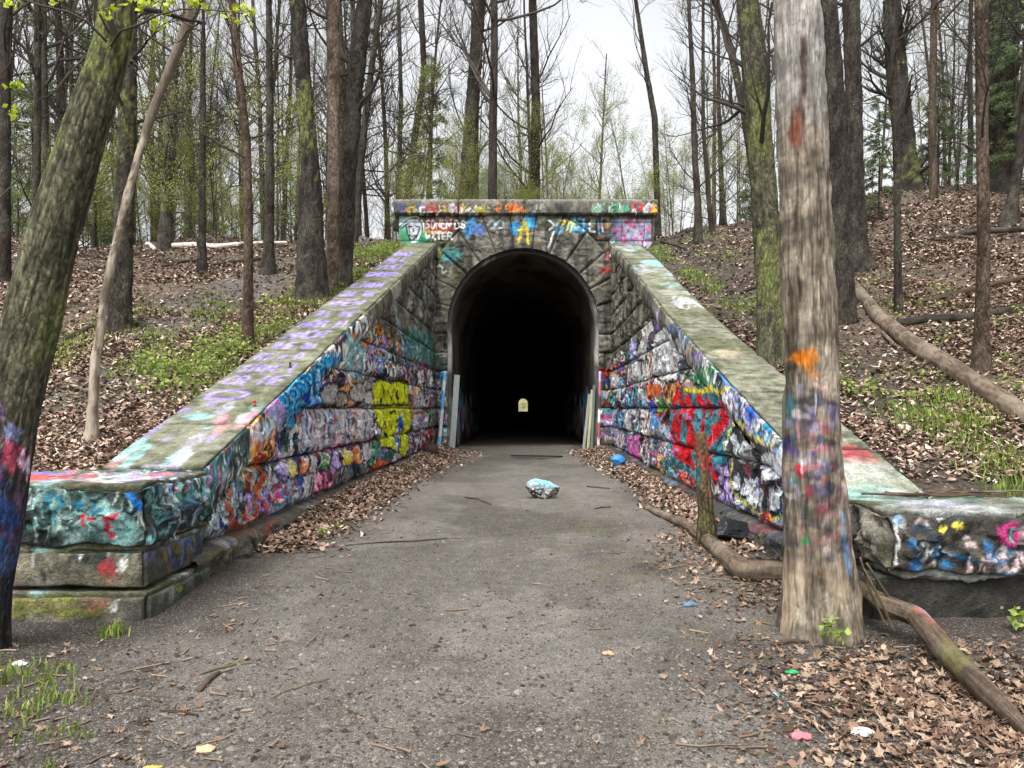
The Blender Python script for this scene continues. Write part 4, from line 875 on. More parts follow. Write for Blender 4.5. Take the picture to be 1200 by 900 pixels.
while cnt < 125:
    y = rb.uniform(20, 48); u = rb.uniform(-20, 1220); x = (u-VX)/F*y
    w = .45 if u < 330 else .35 if u < 500 else 1.0 if u < 800 else .25
    if abs(x) < 5 and y < 28: continue
    if u > 500 and y < 29: continue
    if u < 500 and y < 24 and rb.random() < .7: continue
    if rb.random() > w: continue
    if u < 480: lab, grp = 'young sapling with small yellow green leaves in the wood left of the portal', 'leafy saplings on the left'
    elif u < 830: lab, grp = 'thin yellow green sapling in the thicket behind the parapet', 'leafy saplings behind the parapet'
    else: lab, grp = 'young leafy sapling on the leaf covered right hillside', 'leafy saplings on the right'
    put(sap[rb.integers(4)], x, y, rb.uniform(.55, 1.15), rb.uniform(0, 6.3), lab, 'sapling', grp); cnt += 1
for k_ in range(42):
    y = rb.uniform(29, 42); u = rb.uniform(535, 815); put(sap[rb.integers(4)], (u-VX)/F*y, y, rb.uniform(.5, 1.0), rb.uniform(0, 6.3), 'thin yellow green sapling in the thicket behind the parapet', 'sapling', 'leafy saplings behind the parapet')
for (u, y, sc, k, lab) in ((1030, 24, .42, 0, 'small hemlock with drooping dark green boughs beside the twin dark trunks on the right'), (1190, 27, .7, 1, 'tall dark green hemlock behind the thin trunks at the right edge'), (1100, 36, .7, 0, 'hemlock standing far up the right slope between two trunks'),
                           (75, 36, 1.5, 1, 'tall evergreen behind the mossy trunk at the upper left'), (240, 52, 1.1, 1, 'evergreen deep in the left wood right of the slanted dead trunk'), (505, 48, 1.25, 1, 'evergreen behind the left end of the parapet'), (-10, 50, 1.2, 1, 'evergreen at the very left edge of the wood'), (880, 50, .8, 0, 'small evergreen on the skyline behind the green mossy trunk')):
    x = (u-VX)/F*y; put(conif[k], x, y, sc, u*1.0, lab, 'evergreen tree', 'evergreens')
# a far wood that reads as one mass
rw = np.random.default_rng(8); items = []; e2 = []
for _ in range(260):
    y = rw.uniform(85, 150); u = rw.uniform(-60, 1260); 
    if 640 < u < 900 and rw.random() < .55: continue
    x = (u-VX)/F*y; z = float(Hhill(x, y)); hh = rw.uniform(11, 20); l = rw.normal(0, .6, 2)
    items.append((np.array([[x, y, z-.5], [x+l[0]*.5, y, z+hh*.5], [x+l[0], y+l[1], z+hh]]), np.array([.2, .13, .03])*rw.uniform(.5, 1.2)))
    for _k in range(14):
        t = rw.uniform(.3, .98); b = np.array([x+l[0]*t, y, z+hh*t]); az = rw.uniform(0, 6.3); q = b+np.array([math.cos(az), math.sin(az), rw.uniform(.4, 1.2)])*rw.uniform(1, 3)
        items.append((np.array([b, (b+q)/2+rw.normal(0, .15, 3), q]), np.array([.04, .025, .01])))
        for _j in range(3): w_ = q+rw.normal(0, .9, 3); items.append((np.array([(b+q)/2, (q+w_)/2, w_]), np.array([.02, .014, .008])))
        if rw.random() < .5: e2 += [q+rw.normal(0, .5, 3) for _ in range(4)]
v, f = tube_batch(items, 3); w_ = new_mesh('distant_wood', v, f, M_TWIG, np.broadcast_to(srgb('7a756d'), v.shape)); tag(w_, kind='stuff')
v, f, c = leaf_cards(rw, e2, .16, YG_, 2, .3); w2 = new_mesh('distant_foliage', v, f, M_GREEN, c, False); tag(w2, kind='stuff')
# trees and bright shrubs outside the far end of the tunnel
for k, (x, y, s_) in enumerate(((-3.5, 425, 1.4), (2.6, 432, 1.6), (-.6, 450, 1.7), (5, 440, 1.5), (-6, 440, 1.6))):
    o = copy_tree(sap[k % 4]); o.location = (x, y, 0); o.scale = (s_,)*3; tag(o, 'leafy sapling seen through the far end of the tunnel', 'sapling', 'saplings past the far tunnel mouth')

bx, by = np.meshgrid(np.linspace(-60, 60, 60), np.linspace(440, 500, 30), indexing='ij'); bz = -.5+14*sstep(by, 442, 480)+(fbm(P3(bx*.2, by*.2), 3)-.5)*1.5
bk = new_mesh('far_bank', P3(bx, by, bz).reshape(-1, 3), grid_faces(60, 30), M_SOIL, mix(np.broadcast_to(srgb('7c7c50'), bx.shape+(3,)), srgb('5f5b42'), sstep(fbm(P3(bx, by), 4), .4, .6)).reshape(-1, 3)); tag(bk, kind='structure')
# named trunks read off the photograph: (x, y, width) pixels at the depth where the base meets the slope
def photo_trunk(label, px, base=None, Y=None, kind='dark', moss=0, ztop=13, cat='tree', nl=16, Lr=(1.2, 3.2), leaves=1, leafsize=.035, mat=None, name='tree', ridge=.07, nseg=None, flare=.35, colf=None, tlo=.35, group=None, step=None, deadtop=False, limbs_on=True, wmul=1.0, lump=.035):
    r_ = np.random.default_rng(abs(hash(label)) % 99991 if False else sum(map(ord, label)))
    if Y is None: Y = isect(*(base or px[-1][:2]))[1]
    pts_ = sorted(px, key=lambda q: -q[1]); P = []; R = []
    for x, y, w in pts_:
        P.append(((x-VX)/F*Y, Y, EYE+(VY-y)/F*Y)); R.append(w/2/F*Y*.96*wmul)
    P = np.array(P); R = np.array(R); d0 = (P[1]-P[0]); P = np.concatenate([[P[0]-d0/np.linalg.norm(d0)*.35], P]); R = np.concatenate([[R[0]], R])
    if not deadtop:
        d = (P[-1]-P[-2]); d /= np.linalg.norm(d); n = 5; h = max(0, ztop-P[-1, 2])
        if h > .5:
            ext = [P[-1]+d*h*(k+1)/n for k in range(n)]; P = np.concatenate([P, ext]); R = np.concatenate([R, R[-1]*np.linspace(.85, .25, n)])
    loc = P[1].copy(); root = empty(name, tuple(loc)); rmax = R.max()
    nseg = nseg or int(np.clip(rmax/Y*900*1.2, 10, 96)); step = step or max(.02, Y*.0035)
    v, f, c = bark_tube(P, R, nseg, step, ridge, 9, lump, sum(map(ord, label)) % 97, flare, colf or barkcol(kind, sum(map(ord, label)) % 89, moss))
    child('trunk', v, f, mat or M_BARK, c, root)
    if limbs_on:
        ends = []; out = limbs(r_, P, R, nl, tlo, Lr, 2, leaves, ends, 0, (4, 7), .35, .22)
        v, f = branch_mesh(out); child('branches', v, f, M_TWIG, np.broadcast_to(srgb('4a4540')*.7, v.shape), root)
        if leafsize and ends:
            v, f, c = leaf_cards(r_, ends, leafsize, YG_, 1, .06); child('crown', v, f, M_GREEN, c, root, smooth=False)
    tag(root, label, cat, group); return root, P, R
D = [
 ('dark multi stemmed trunk left of the brown one, beside the left coping', [(348,0,22),(356,100,20),(364,200,26),(365,300,38),(366,352,46)], dict(kind='dark', moss=.3)),
 ('reddish brown bark stripped trunk between two dark trunks above the left coping', [(390,0,18),(391,150,16),(390,300,16),(389,342,18)], dict(kind='tan')),
 ('dark trunk leaning right, nearest the left coping top', [(428,0,20),(415,100,24),(408,200,22),(402,300,26),(398,336,34)], dict(kind='dark')),
 ('crooked thin dark trunk just right of the big dark clump', [(446,0,7),(438,60,8),(428,140,9),(420,220,10),(414,288,12)], dict(kind='dark')),
 ('smooth brown sapling trunk rising from the green tufts behind the left coping', [(283,110,9),(289,167,10),(291,240,11),(291,330,12),(290,408,15)], dict(kind='brown', ridge=.02)),
 ('straight dark trunk midway along the left crest', [(315,0,8),(316,100,9),(316,200,11),(315,290,14),(314,320,22)], dict(kind='dark')),
 ('slim dark trunk standing alone on the leaf litter of the left slope', [(238,60,7),(237,200,8),(237,280,10),(237,318,15)], dict(kind='dark')),
 ('straight mossy dark trunk behind the slanted dead trunk on the left', [(152,0,18),(150,100,22),(148,200,24),(143,300,26),(140,390,30)], dict(kind='dark', moss=.55)),
 ('dark trunk at the far left edge behind the leaning tree', [(8,0,15),(6,120,13),(5,240,15),(4,330,20)], dict(kind='dark')),
 ('thin dark trunk close to the left edge behind the mossy leaning tree', [(44,0,9),(44,150,9),(42,250,10),(42,305,14)], dict(kind='dark')),
 ('grey brown trunk just right of the slanted dead trunk', [(203,70,15),(200,150,15),(196,230,15),(193,290,20)], dict(kind='grey', moss=.3)),
 ('forked dark trunk leaning right left of the portal top', [(492,-20,8),(497,83,8),(486,160,9),(478,225,10),(474,265,12)], dict(kind='dark', Y=33)),
 ('thin grey trunk rising behind the left parapet end', [(467,0,5),(470,117,6),(468,180,7),(466,262,8)], dict(kind='grey', Y=36)),
 ('thick dark straight trunk behind the parapet left of its middle', [(562,0,16),(554,117,18),(546,225,19),(545,262,22)], dict(kind='dark', Y=31, ztop=20)),
 ('dark upright trunk with many arching side branches behind the parapet middle', [(624,0,11),(628,117,12),(627,225,14),(627,262,16)], dict(kind='dark', Y=33, ztop=20, nl=26, Lr=(3, 6), tlo=.2)),
 ('thin leaning dark trunk behind the right end of the parapet', [(745,0,5),(758,87,7),(767,137,8),(770,225,8),(771,268,9)], dict(kind='dark', Y=30, ztop=19)),
 ('slender dark trunk right of the parapet standing on the bare slope', [(807,0,5),(812,100,7),(814,180,8),(818,240,9),(818,285,13)], dict(kind='dark')),
 ('very thin dark trunk with a curved foot right of the slender slope trunk', [(824,0,4),(824,150,5),(830,230,6),(835,276,8)], dict(kind='dark')),
 ('thin bushy trunk on the skyline left of the green mossy trunk', [(842,-10,4),(842,120,5),(846,225,7),(847,255,9)], dict(kind='dark', Y=34)),
 ('dark trunk leaning behind the green mossy trunk', [(838,0,9),(857,60,10),(874,140,11),(888,240,12),(898,322,15)], dict(kind='dark')),
 ('smooth green mossy trunk directly left of the big dead grey trunk', [(876,0,27),(884,67,32),(891,167,31),(898,267,34),(904,350,36),(908,425,44)], dict(kind='mossy', moss=.6, ridge=.03)),
 ('dark trunk touching the right side of the big dead trunk', [(971,0,23),(978,100,24),(981,200,25),(985,300,27),(988,375,36)], dict(kind='dark')),
 ('dark straight trunk with spreading foot, second right of the dead trunk', [(997,0,21),(1000,100,21),(1001,200,24),(1003,290,30),(1004,314,44)], dict(kind='dark')),
 ('thick dark trunk behind the thin black one on the right slope', [(1045,0,22),(1052,100,26),(1063,190,28),(1066,222,36)], dict(kind='dark', moss=.2)),
 ('thin black trunk standing on leaf litter in the middle of the right slope', [(1044,0,8),(1048,90,8),(1051,190,9),(1052,300,9),(1053,368,11)], dict(kind='dark', ridge=.02)),
 ('smooth brown trunk with pale lichen spots above the long fallen log', [(1150,0,15),(1151,150,14),(1153,300,15),(1150,400,18),(1150,438,25)], dict(kind='brown', ridge=.015)),
 ('broad dark trunk at the upper right behind the smooth brown one', [(1178,0,38),(1175,100,32),(1172,200,32),(1172,224,42)], dict(kind='dark')),
 ('leaning dark trunk with flared foot at the right edge', [(1204,60,12),(1196,180,12),(1187,230,14),(1182,262,26)], dict(kind='dark')),
]
TREES = {}
for lab, px, kw in D: TREES[lab] = photo_trunk(lab, px, **kw)
# slanted dead trunk on the left: bark above, bare wood below
def slantcol(S_, TH, V, rd):
    z = V[..., 2]; base = barkcol('tan', 9)(S_, TH, V, rd); n = fbm(V*[5, 5, 1.2], 7, 4)
    bare = mix(np.broadcast_to(srgb('9f9484'), V.shape), srgb('62574a'), sstep(fbm(V*[30, 30, 2], 5), .45, .6))
    m = np.clip(sstep(z+n*.9, 1.45, 1.6)-sstep(z+n*.3, 2.75, 2.85)+(sstep(z+n*.5, 3.1, 3.2)-sstep(z+n*.3, 4.45, 4.55)), 0, 1)
    return mix(base*.8, bare, m)
photo_trunk('slanted broken dead trunk with stripped pale wood leaning right on the left bank', [(238,-25,20),(228,10,20),(213,45,18),(195,90,16),(178,133,14),(160,190,13),(147,240,14),(133,300,14),(122,350,13),(112,430,16),(106,520,19)], kind='tan', colf=slantcol, mat=M_DEADWOOD, name='dead_tree', nl=3, leaves=None, ztop=6.5, lump=.09, ridge=.12, wmul=.85)
# mossy leaning tree in the left foreground
def leancol(S_, TH, V, rd):
    V = V.copy(); w3 = fbm(V*9, 61, 4)-.5; V[..., 0] += w3*.12; V[..., 2] += (fbm(V*[40, 40, 4], 62, 3)-.5)*.2
    z = V[..., 2]; c = mix(barkcol('mossy', 4, .75)(S_, TH, V, rd), barkcol('grey', 6, .1)(S_, TH, V, rd), sstep(fbm(V*[1.8, 1.8, 1], 17)-.1*np.cos(TH+.3), .52, .68)*.6)
    n = fbm(V*[5, 5, 3], 33, 4); n2 = fbm(V*[6, 6, 4], 36, 3); b = (1-sstep(z+(n-.5)*.5, 1.15, 1.5))
    pc = mix(np.broadcast_to(srgb('2e2f4c'), V.shape), srgb('3f5a9c'), sstep(n2, .5, .6)); pc = mix(pc, srgb('15151a'), sstep(fbm(V*8, 38), .5, .62)); pc = mix(pc, srgb('6a4a78'), sstep(n, .56, .66))
    def spot(x, zz, rx, rz, colr, c): return mix(c, srgb(colr), np.clip(1.6-1.6*(((V[..., 0]-x)/rx)**2+((z-zz)/rz)**2)+(n-.5)*1.6, 0, 1)*(np.cos(TH) > -.2))
    Yl = 5.0; q = lambda px, py: ((px-VX)/F*Yl, EYE+(VY-py)/F*Yl)
    c = c*1.25; c = mix(c, pc*.55, b*.7*(.3+.7*sstep(-z, -1.25, -.8)))
    for x, y, rx, rz, cc in ((24,534,.05,.12,'9c4254'),(28,508,.035,.07,'7f88b0'),(10,560,.05,.1,'84506a'),(5,570,.1,.1,'2a3050'),(17,600,.05,.09,'2f4272'),(8,640,.04,.1,'35527c'),(33,545,.03,.06,'c9b0c8'),(-3,585,.04,.08,'3b2a5c'),(15,480,.06,.06,'6a5478')): c = spot(*q(x, y), rx, rz, cc, c)
    return c
lean, LP, LR = photo_trunk('big mossy trunk leaning right in the left foreground with paint at its foot', [(139,-15,46),(136,20,46),(134,45,47),(121,87,50),(99,153,57),(75,233,62),(55,300,69),(38,373,73),(23,427,75),(8,500,73),(-4,593,73),(-22,690,74),(-32,755,84)], Y=5.0, kind='mossy', colf=leancol, wmul=.9, ridge=.03, nseg=150, step=.018, flare=.3, ztop=12, nl=8, tlo=.6, lump=.02)
# its dead fork and the leafing twigs
rk = np.random.default_rng(44)
def twp(pts_, Y): return np.array([((x-VX)/F*Y, Y+dy, EYE+(VY-y)/F*Y) for x, y, dy in pts_])
tw = [(twp([(150,55,-.15),(146,38,-.2),(152,12,-.22),(156,-12,-.22)], 5), np.array([.026,.024,.02,.014])), (twp([(140,62,-.15),(128,48,-.25),(112,42,-.3),(90,40,-.35),(55,32,-.4),(20,10,-.4),(-15,-8,-.45)], 5), np.linspace(.009,.003,7)), (twp([(142,52,-.15),(137,30,-.25),(133,5,-.3)], 5), np.linspace(.008,.004,3)),
      (twp([(140,62,-.1),(160,54,-.2),(190,56,-.3),(215,50,-.35),(245,48,-.4),(285,54,-.45),(318,62,-.5)], 5), np.linspace(.009,.0025,7)), (twp([(215,50,-.35),(228,30,-.4),(240,12,-.4)], 5), np.linspace(.004,.002,3)), (twp([(-10,140,-.3),(30,120,-.3),(48,98,-.3),(55,70,-.35)], 5), np.linspace(.004,.002,4)), (twp([(0,265,-.3),(30,245,-.25),(50,215,-.2)], 5), np.linspace(.006,.004,3))]
v, f = tube_batch(tw, 8); child('branches', v, f, M_TWIG, np.broadcast_to(srgb('4a443e'), v.shape), lean)
ends = twp([(180,28,-.3),(190,32,-.3),(196,36,-.3),(218,33,-.35),(221,32,-.35),(235,34,-.35),(217,42,-.3),(208,54,-.3),(248,21,-.4),(266,22,-.4),(256,40,-.4),(262,44,-.4),(268,47,-.4),(300,53,-.4),(312,56,-.5),(320,60,-.5),(324,63,-.5),(163,37,-.3),(150,42,-.25),(80,15,-.3),(47,149,-.3),(30,120,-.3),(8,122,-.3),(57,124,-.3),(38,32,-.4),(18,24,-.4),(32,10,-.4),(100,28,-.3),(14,18,-.4),(60,40,-.4),(210,55,-.3)], 5)
v, f, c = leaf_cards(rk, ends, .042, [srgb('aebb2e'), srgb('c3cc48'), srgb('94a62c')], 9, .022, .6); child('crown', v, f, M_GREEN, c, lean, smooth=False)
# big dead grey trunk on the right
DT = Canvas(1.3, 3.0, -.2, 5.2, .006, .008); DT.a[:] = srgb('8a8072')*.9; rdd = np.random.default_rng(15)
U, V_ = DT.U, DT.V; gr = fbm(P3(U*60, V_*4.5), 3, 4); br = fbm(P3(U*18, V_*4), 9, 4)
DT.a = mix(DT.a, srgb('5f564b'), sstep(gr, .5, .62)*.7); DT.a = mix(DT.a, srgb('a39a8a'), sstep(br, .52, .62)*.5); DT.a = mix(DT.a, srgb('4a4036'), sstep(fbm(P3(U*40, V_*2), 19), .58, .66)*.8*(1-sstep(V_, 3, 3.6)))
DT.a = mix(DT.a, srgb('96928e'), sstep(V_+(br-.5), 3.2, 3.7)*.8)
q = lambda px, py: ((px-VX)/F*5.3, EYE+(VY-py)/F*5.3)
for px, py, rx, ry, cc, al in ((938,90,.03,.3,'5a4a42',.9),(932,150,.05,.2,'5c4338',.95),(930,160,.04,.12,'6e4638',.9),(936,60,.02,.1,'4c403a',.8),(943,422,.07,.09,'c9803a',.85),(935,418,.05,.05,'d07a2e',.9),(950,440,.06,.04,'b9855a',.7),(948,470,.1,.05,'2b2a2e',.8),(942,488,.1,.05,'5a4f86',.7),(960,500,.12,.04,'8a86a8',.6),(928,480,.03,.12,'1f5c68',.7),(970,475,.06,.04,'27252a',.8),(955,455,.05,.03,'c9a090',.5),(925,520,.04,.06,'27306a',.7),(950,515,.09,.04,'3b3a46',.8),(958,525,.08,.03,'b0606c',.6),(945,540,.08,.04,'a8a4b4',.6),(936,550,.03,.05,'b8283c',.85),(950,555,.1,.05,'2c2a2e',.75),(972,545,.04,.06,'3a3a44',.7),(930,565,.04,.03,'2f6a4a',.7),(944,575,.03,.06,'a8303c',.75),(962,570,.07,.04,'7a6a8c',.6),(958,592,.06,.04,'c08a92',.6),(938,600,.04,.06,'35504c',.6),(968,600,.05,.03,'d09aa4',.6),(948,612,.08,.04,'4c4a4c',.7),(966,625,.06,.03,'b88088',.5),(940,632,.035,.04,'2f8a52',.9),(950,640,.06,.05,'3c3a3a',.6),(955,665,.04,.02,'b05a50',.6),(930,530,.05,.03,'5a4a98',.6),(946,530,.03,.02,'5a3aa0',.7),(975,610,.02,.06,'c9b0a0',.5)):
    DT.blob(*q(px, py), rx, ry, srgb(cc), al, px+py)
DT.stroke(smoothline([q(983,600), q(981,620), q(985,645), q(988,668)]), .045, srgb('6f9ac8'), .75)
for k in range(60): u = rdd.uniform(1.75, 2.3); z0 = rdd.uniform(.6, 1.7); DT.stroke([(u, z0), (u+.002, z0-rdd.uniform(.05, .25))], .006, [srgb('d8d4d0'), srgb('2a2a2e'), srgb('c86a80'), srgb('5a6ab0')][k % 4], .6)
DT.warp = .18; DT.gain = .98
for k in range(85):
    x_, y_ = rdd.uniform(918, 986), rdd.uniform(455, 650); DT.blob(*q(x_, y_), rdd.uniform(.02, .06), rdd.uniform(.02, .07), srgb(['2b2a2e','4a4466','7f7c92','8a6468','3a4a5c','b5a8a4','33323a','6f5a50','8a4448','8d8170','8d8170'][k % 11]), .6, k+7)
def deadcol(S_, TH, V, rd):
    c = DT.sample(V[..., 0], V[..., 2]); back = barkcol('grey', 3)(S_, TH, V, rd)*1.3; f_ = sstep(np.cos(TH), -.3, .15)
    w = sstep(fbm(V*[6, 6, 1.4], 8), .52, .6)*(1-sstep(V[..., 2], .2, .6)); c = mix(c, srgb('9c8b75'), w*.7)
    fine = fbm(V*[45, 45, 4], 12, 3); return mix(back, c, f_)*(.55+.8*fine[..., None])
photo_trunk('big dead grey barkless trunk covered in paint in the right foreground', [(932,-15,58),(934,30,60),(938,100,61),(942,200,63),(946,300,68),(950,400,68),(952,450,68),(953,520,72),(956,600,77),(959,660,84),(961,700,92),(962,738,104)], Y=5.38, kind='grey', colf=deadcol, mat=M_DEADWOOD, name='dead_tree', ridge=.07, nseg=220, step=.012, flare=.25, ztop=8.5, nl=0, limbs_on=False, lump=.035)
# painted stump standing before the right wall
def stumpcol(S_, TH, V, rd):
    n = fbm(V*[8, 8, 3], 5, 4); c = mix(np.broadcast_to(srgb('6b5847'), V.shape), srgb('3d342b'), sstep(rd, .4, .9)); p = mix(np.broadcast_to(srgb('7a6248'), V.shape), srgb('4f7f7c'), sstep(n, .5, .6)); p = mix(p, srgb('a8423a'), sstep(fbm(V*9, 7), .56, .64))
    c = mix(c, srgb('5f6238'), sstep(fbm(V*4, 11), .55, .66)*.5); return mix(c, p, sstep(V[..., 2], .5, .75)*.75)*(.45+.6*fbm(V*30, 2)[..., None])
photo_trunk('short broken painted stump standing in front of the red graffiti', [(821,507,14),(822,525,17),(824,560,19),(827,600,22),(828,640,30)], Y=8.45, kind='brown', colf=stumpcol, name='tree_stump', cat='stump', limbs_on=False, deadtop=True, nseg=48, step=.015, flare=.5, ridge=.08, lump=.07)
# ------------------------------------------------------------------ litter, grass and small things
def Zs(x, y):
    x = np.asarray(x, float); y = np.asarray(y, float)
    return np.where((np.abs(x) < 3.0) | (y < 5.5), Gpath(x, y), np.maximum(Hhill(x, y), Gpath(x, y)*0-.02))
LC_NEAR = [srgb(x) for x in ('7d6452','8f7662','5f4b3d','a08b78','4a3a30','725a4a','988372')]
LC_HILL = [srgb(x) for x in ('98806f','7a6354','b09a8a','594940','c4b2a2','866e5e','65524a')]
def scatter_leaves(name, xs, ys, sizes, cols, rng, lift=.012, lobed=False, tilt=.45):
    n = len(xs); z = Zs(xs, ys)+lift*rng.uniform(.3, 2.2, n)
    az = rng.uniform(0, 6.283, n); tx = rng.normal(0, tilt, n); ty = rng.normal(0, tilt, n)
    if lobed:
        k = 14; t = np.arange(k)*2*np.pi/k; rr_ = np.where(np.arange(k) % 2 == 0, 1, .5)*(.75+.35*np.cos(t)); ox, oy = np.cos(t)*rr_*.62, np.sin(t)*rr_*.42
        ox = np.concatenate([[0], ox]); oy = np.concatenate([[0], oy])
    else:
        ox = np.array([-.5, 0, .5, 0]); oy = np.array([0, .3, 0, -.3]); k = 3
    ox = ox[None]*sizes[:, None]; oy = oy[None]*sizes[:, None]; curl = rng.uniform(-1.2, 2.2, n)[:, None]
    oz = curl*(oy**2)/np.maximum(sizes[:, None], 1e-3)*1.3+rng.uniform(-.3, .8, n)[:, None]*(ox**2)/sizes[:, None]
    if lobed: oz = oz+rng.normal(0, .05, oz.shape)*sizes[:, None]
    oz = oz+ox*tx[:, None]+oy*ty[:, None]
    X_ = xs[:, None]+ox*np.cos(az)[:, None]-oy*np.sin(az)[:, None]; Y_ = ys[:, None]+ox*np.sin(az)[:, None]+oy*np.cos(az)[:, None]; Z_ = np.maximum(z[:, None]+oz, z[:, None]-.004-.01)
    m = ox.shape[1]; V = np.stack([X_, Y_, Z_], -1).reshape(-1, 3); base = np.arange(n)[:, None]*m
    if lobed:
        i = 1+np.arange(14); F_ = np.stack([np.zeros(14, int)[None]+base, i[None]+base, (1+(i % 14))[None]+base], -1).reshape(-1, 3)
    else: F_ = np.concatenate([base+[0, 1, 2], base+[0, 2, 3]])
    c = np.array(cols)[rng.integers(len(cols), size=n)]*rng.uniform(.55, 1.1, (n, 1)); c = np.repeat(c, m, 0)
    o = new_mesh(name, V, F_, M_LEAF, c, False); tag(o, kind='stuff'); return o
rd = np.random.default_rng(90)
# left and right slopes
N = 420000; y = 7/(rd.random(N)**.85*.85+.15); y = y[(y < 46)]; u = rd.uniform(-60, 1260, len(y)); x = (u-VX)/F*y
ok = (x < -4.0) | ((x > xfr(y)+.9) & (y > 6.7))
d_ = fbm(P3(x*.6, y*.6), 71, 3); tr_ = track(x, y); pr = np.clip(.75+(d_-.5)*3-tr_*.65, .14, 1)*np.where((x > 0) & (x < 7.5) & (y < 24), .45, 1)*1.0; ok &= rd.random(len(x)) < pr
x, y = x[ok], y[ok]; scatter_leaves('leaf_litter', x, y, rd.uniform(.03, .095, len(x))*np.clip(.75+y/32, .8, 1.6), LC_HILL, rd, .02)
# drifts along the wall feet
xs, ys = [], []
for _ in range(30000):
    y = 8+17.5*rd.random()**.9; s = -1 if rd.random() < .58 else 1
    xw = 2.85 if s < 0 else 2.55; wd = (.42 if s < 0 else .3)+.25*sstep(y, 14, 24); xs.append(s*(xw-abs(rd.normal(0, wd*.75)))); ys.append(y)
xs = np.array(xs); ys = np.array(ys); k = (np.abs(xs) > .9) & ((xs < 0) | (rd.random(len(xs)) < .8)); scatter_leaves('leaf_litter', xs[k], ys[k], rd.uniform(.05, .11, k.sum()), LC_NEAR+LC_HILL, rd, .02)
# near right corner drift of oak leaves, and a few everywhere
n = 1500; x = rd.normal(2.25, .55, n); y = 3.9+.55*rd.normal(0, 1, n); k = (x > 1.15+.45*(4.3-y)*0) & (y > 2.8) & (y < 5.2) & (x+.35*(y-3) > 1.45); 
scatter_leaves('leaf_litter', x[k], y[k], rd.uniform(.04, .10, k.sum()), LC_NEAR, rd, .014, True, .28)
n = 2200; x = rd.normal(2.1, .6, n); y = 4.0+.6*rd.normal(0, 1, n); k = (y > 2.8) & (y < 5.3) & (x+.35*(y-3) > 1.3); scatter_leaves('leaf_litter', x[k], y[k], rd.uniform(.02, .06, k.sum()), LC_NEAR, rd, .01, False, .4)
n = 1500; y = 3/(rd.random(n)*.8+.2); x = rd.uniform(-.75, .7, n)*y; k = (np.abs(x) < 3.4) & (rd.random(n) < .1+.6*(np.abs(x) > 1.6)*(y < 9)+.25*(x > .8)) & ~((np.abs(x) > 2.4) & (y > 5.3)); scatter_leaves('leaf_litter', x[k], y[k], rd.uniform(.03, .08, k.sum()), LC_NEAR, rd, .008, True, .25)
n = 900; x = rd.normal(2.0, .35, n); y = rd.uniform(5.6, 9.2, n); k = (x > 1.2) & (x < 2.5) & (np.hypot(x-2.1, y-5.4) > .4); scatter_leaves('leaf_litter', x[k], y[k], rd.uniform(.05, .09, k.sum()), LC_NEAR, rd, .012, True, .3)
# leaves and dirt on the end blocks and copings, laid on their tops
# pebbles
n = 42000; y = 2.7/(rd.random(n)*.78+.22); x = rd.uniform(-.72, .72, n)*y; k = (np.abs(x) < 2.5) | (y < 5.2); x, y = x[k], y[k]; n = len(x); z = Zs(x, y)
oc = np.array([[1,0,0],[0,1,0],[-1,0,0],[0,-1,0],[0,0,1],[.6,.6,.5],[-.6,.5,.4]]); of = np.array([[0,5,4],[5,1,4],[1,6,4],[6,2,4],[2,3,4],[3,0,4],[0,1,5],[1,2,6]])
sz = rd.gamma(1.6, .0028, n)+.0028; sc3 = np.stack([sz*rd.uniform(.7, 1.5, n), sz*rd.uniform(.7, 1.5, n), sz*rd.uniform(.4, .9, n)], 1); a = rd.uniform(0, 6.3, n)
lv = oc[None]*sc3[:, None]*rd.uniform(.75, 1.25, (n, 7, 1)); V = np.stack([x[:, None]+lv[..., 0]*np.cos(a)[:, None]-lv[..., 1]*np.sin(a)[:, None], y[:, None]+lv[..., 0]*np.sin(a)[:, None]+lv[..., 1]*np.cos(a)[:, None], z[:, None]+lv[..., 2]], -1).reshape(-1, 3)
cc = np.array([srgb(q_) for q_ in ('8d867e','6b645d','a8a29a','57514b','7d756c','c2beb6')])[rd.choice(6, n, p=[.28,.32,.03,.26,.11,.0])]*.62; P_ = new_mesh('pebbles', V, (of[None]+np.arange(n)[:, None, None]*7).reshape(-1, 3), M_SOIL, np.repeat(cc, 7, 0), False); tag(P_, kind='stuff')
n = 9000; y = 2.8/(rd.random(n)*.8+.2); x = rd.uniform(-.75, .75, n)*y; den = .06+.5*sstep(x, .5, 1.8)+.4*sstep(-x, 1.5, 2.3); den = den*np.clip((fbm(P3(x*1.5, y*1.5), 66)-.36)*5, 0, 1); k = (rd.random(n) < den) & ((np.abs(x) < 2.5) | (y < 5.2))
scatter_leaves('leaf_litter', x[k], y[k], rd.uniform(.012, .04, k.sum()), [srgb(q_) for q_ in ('4a382c','5f4838','3a2e26','77604c','2e2622')], rd, .006, False, .25)
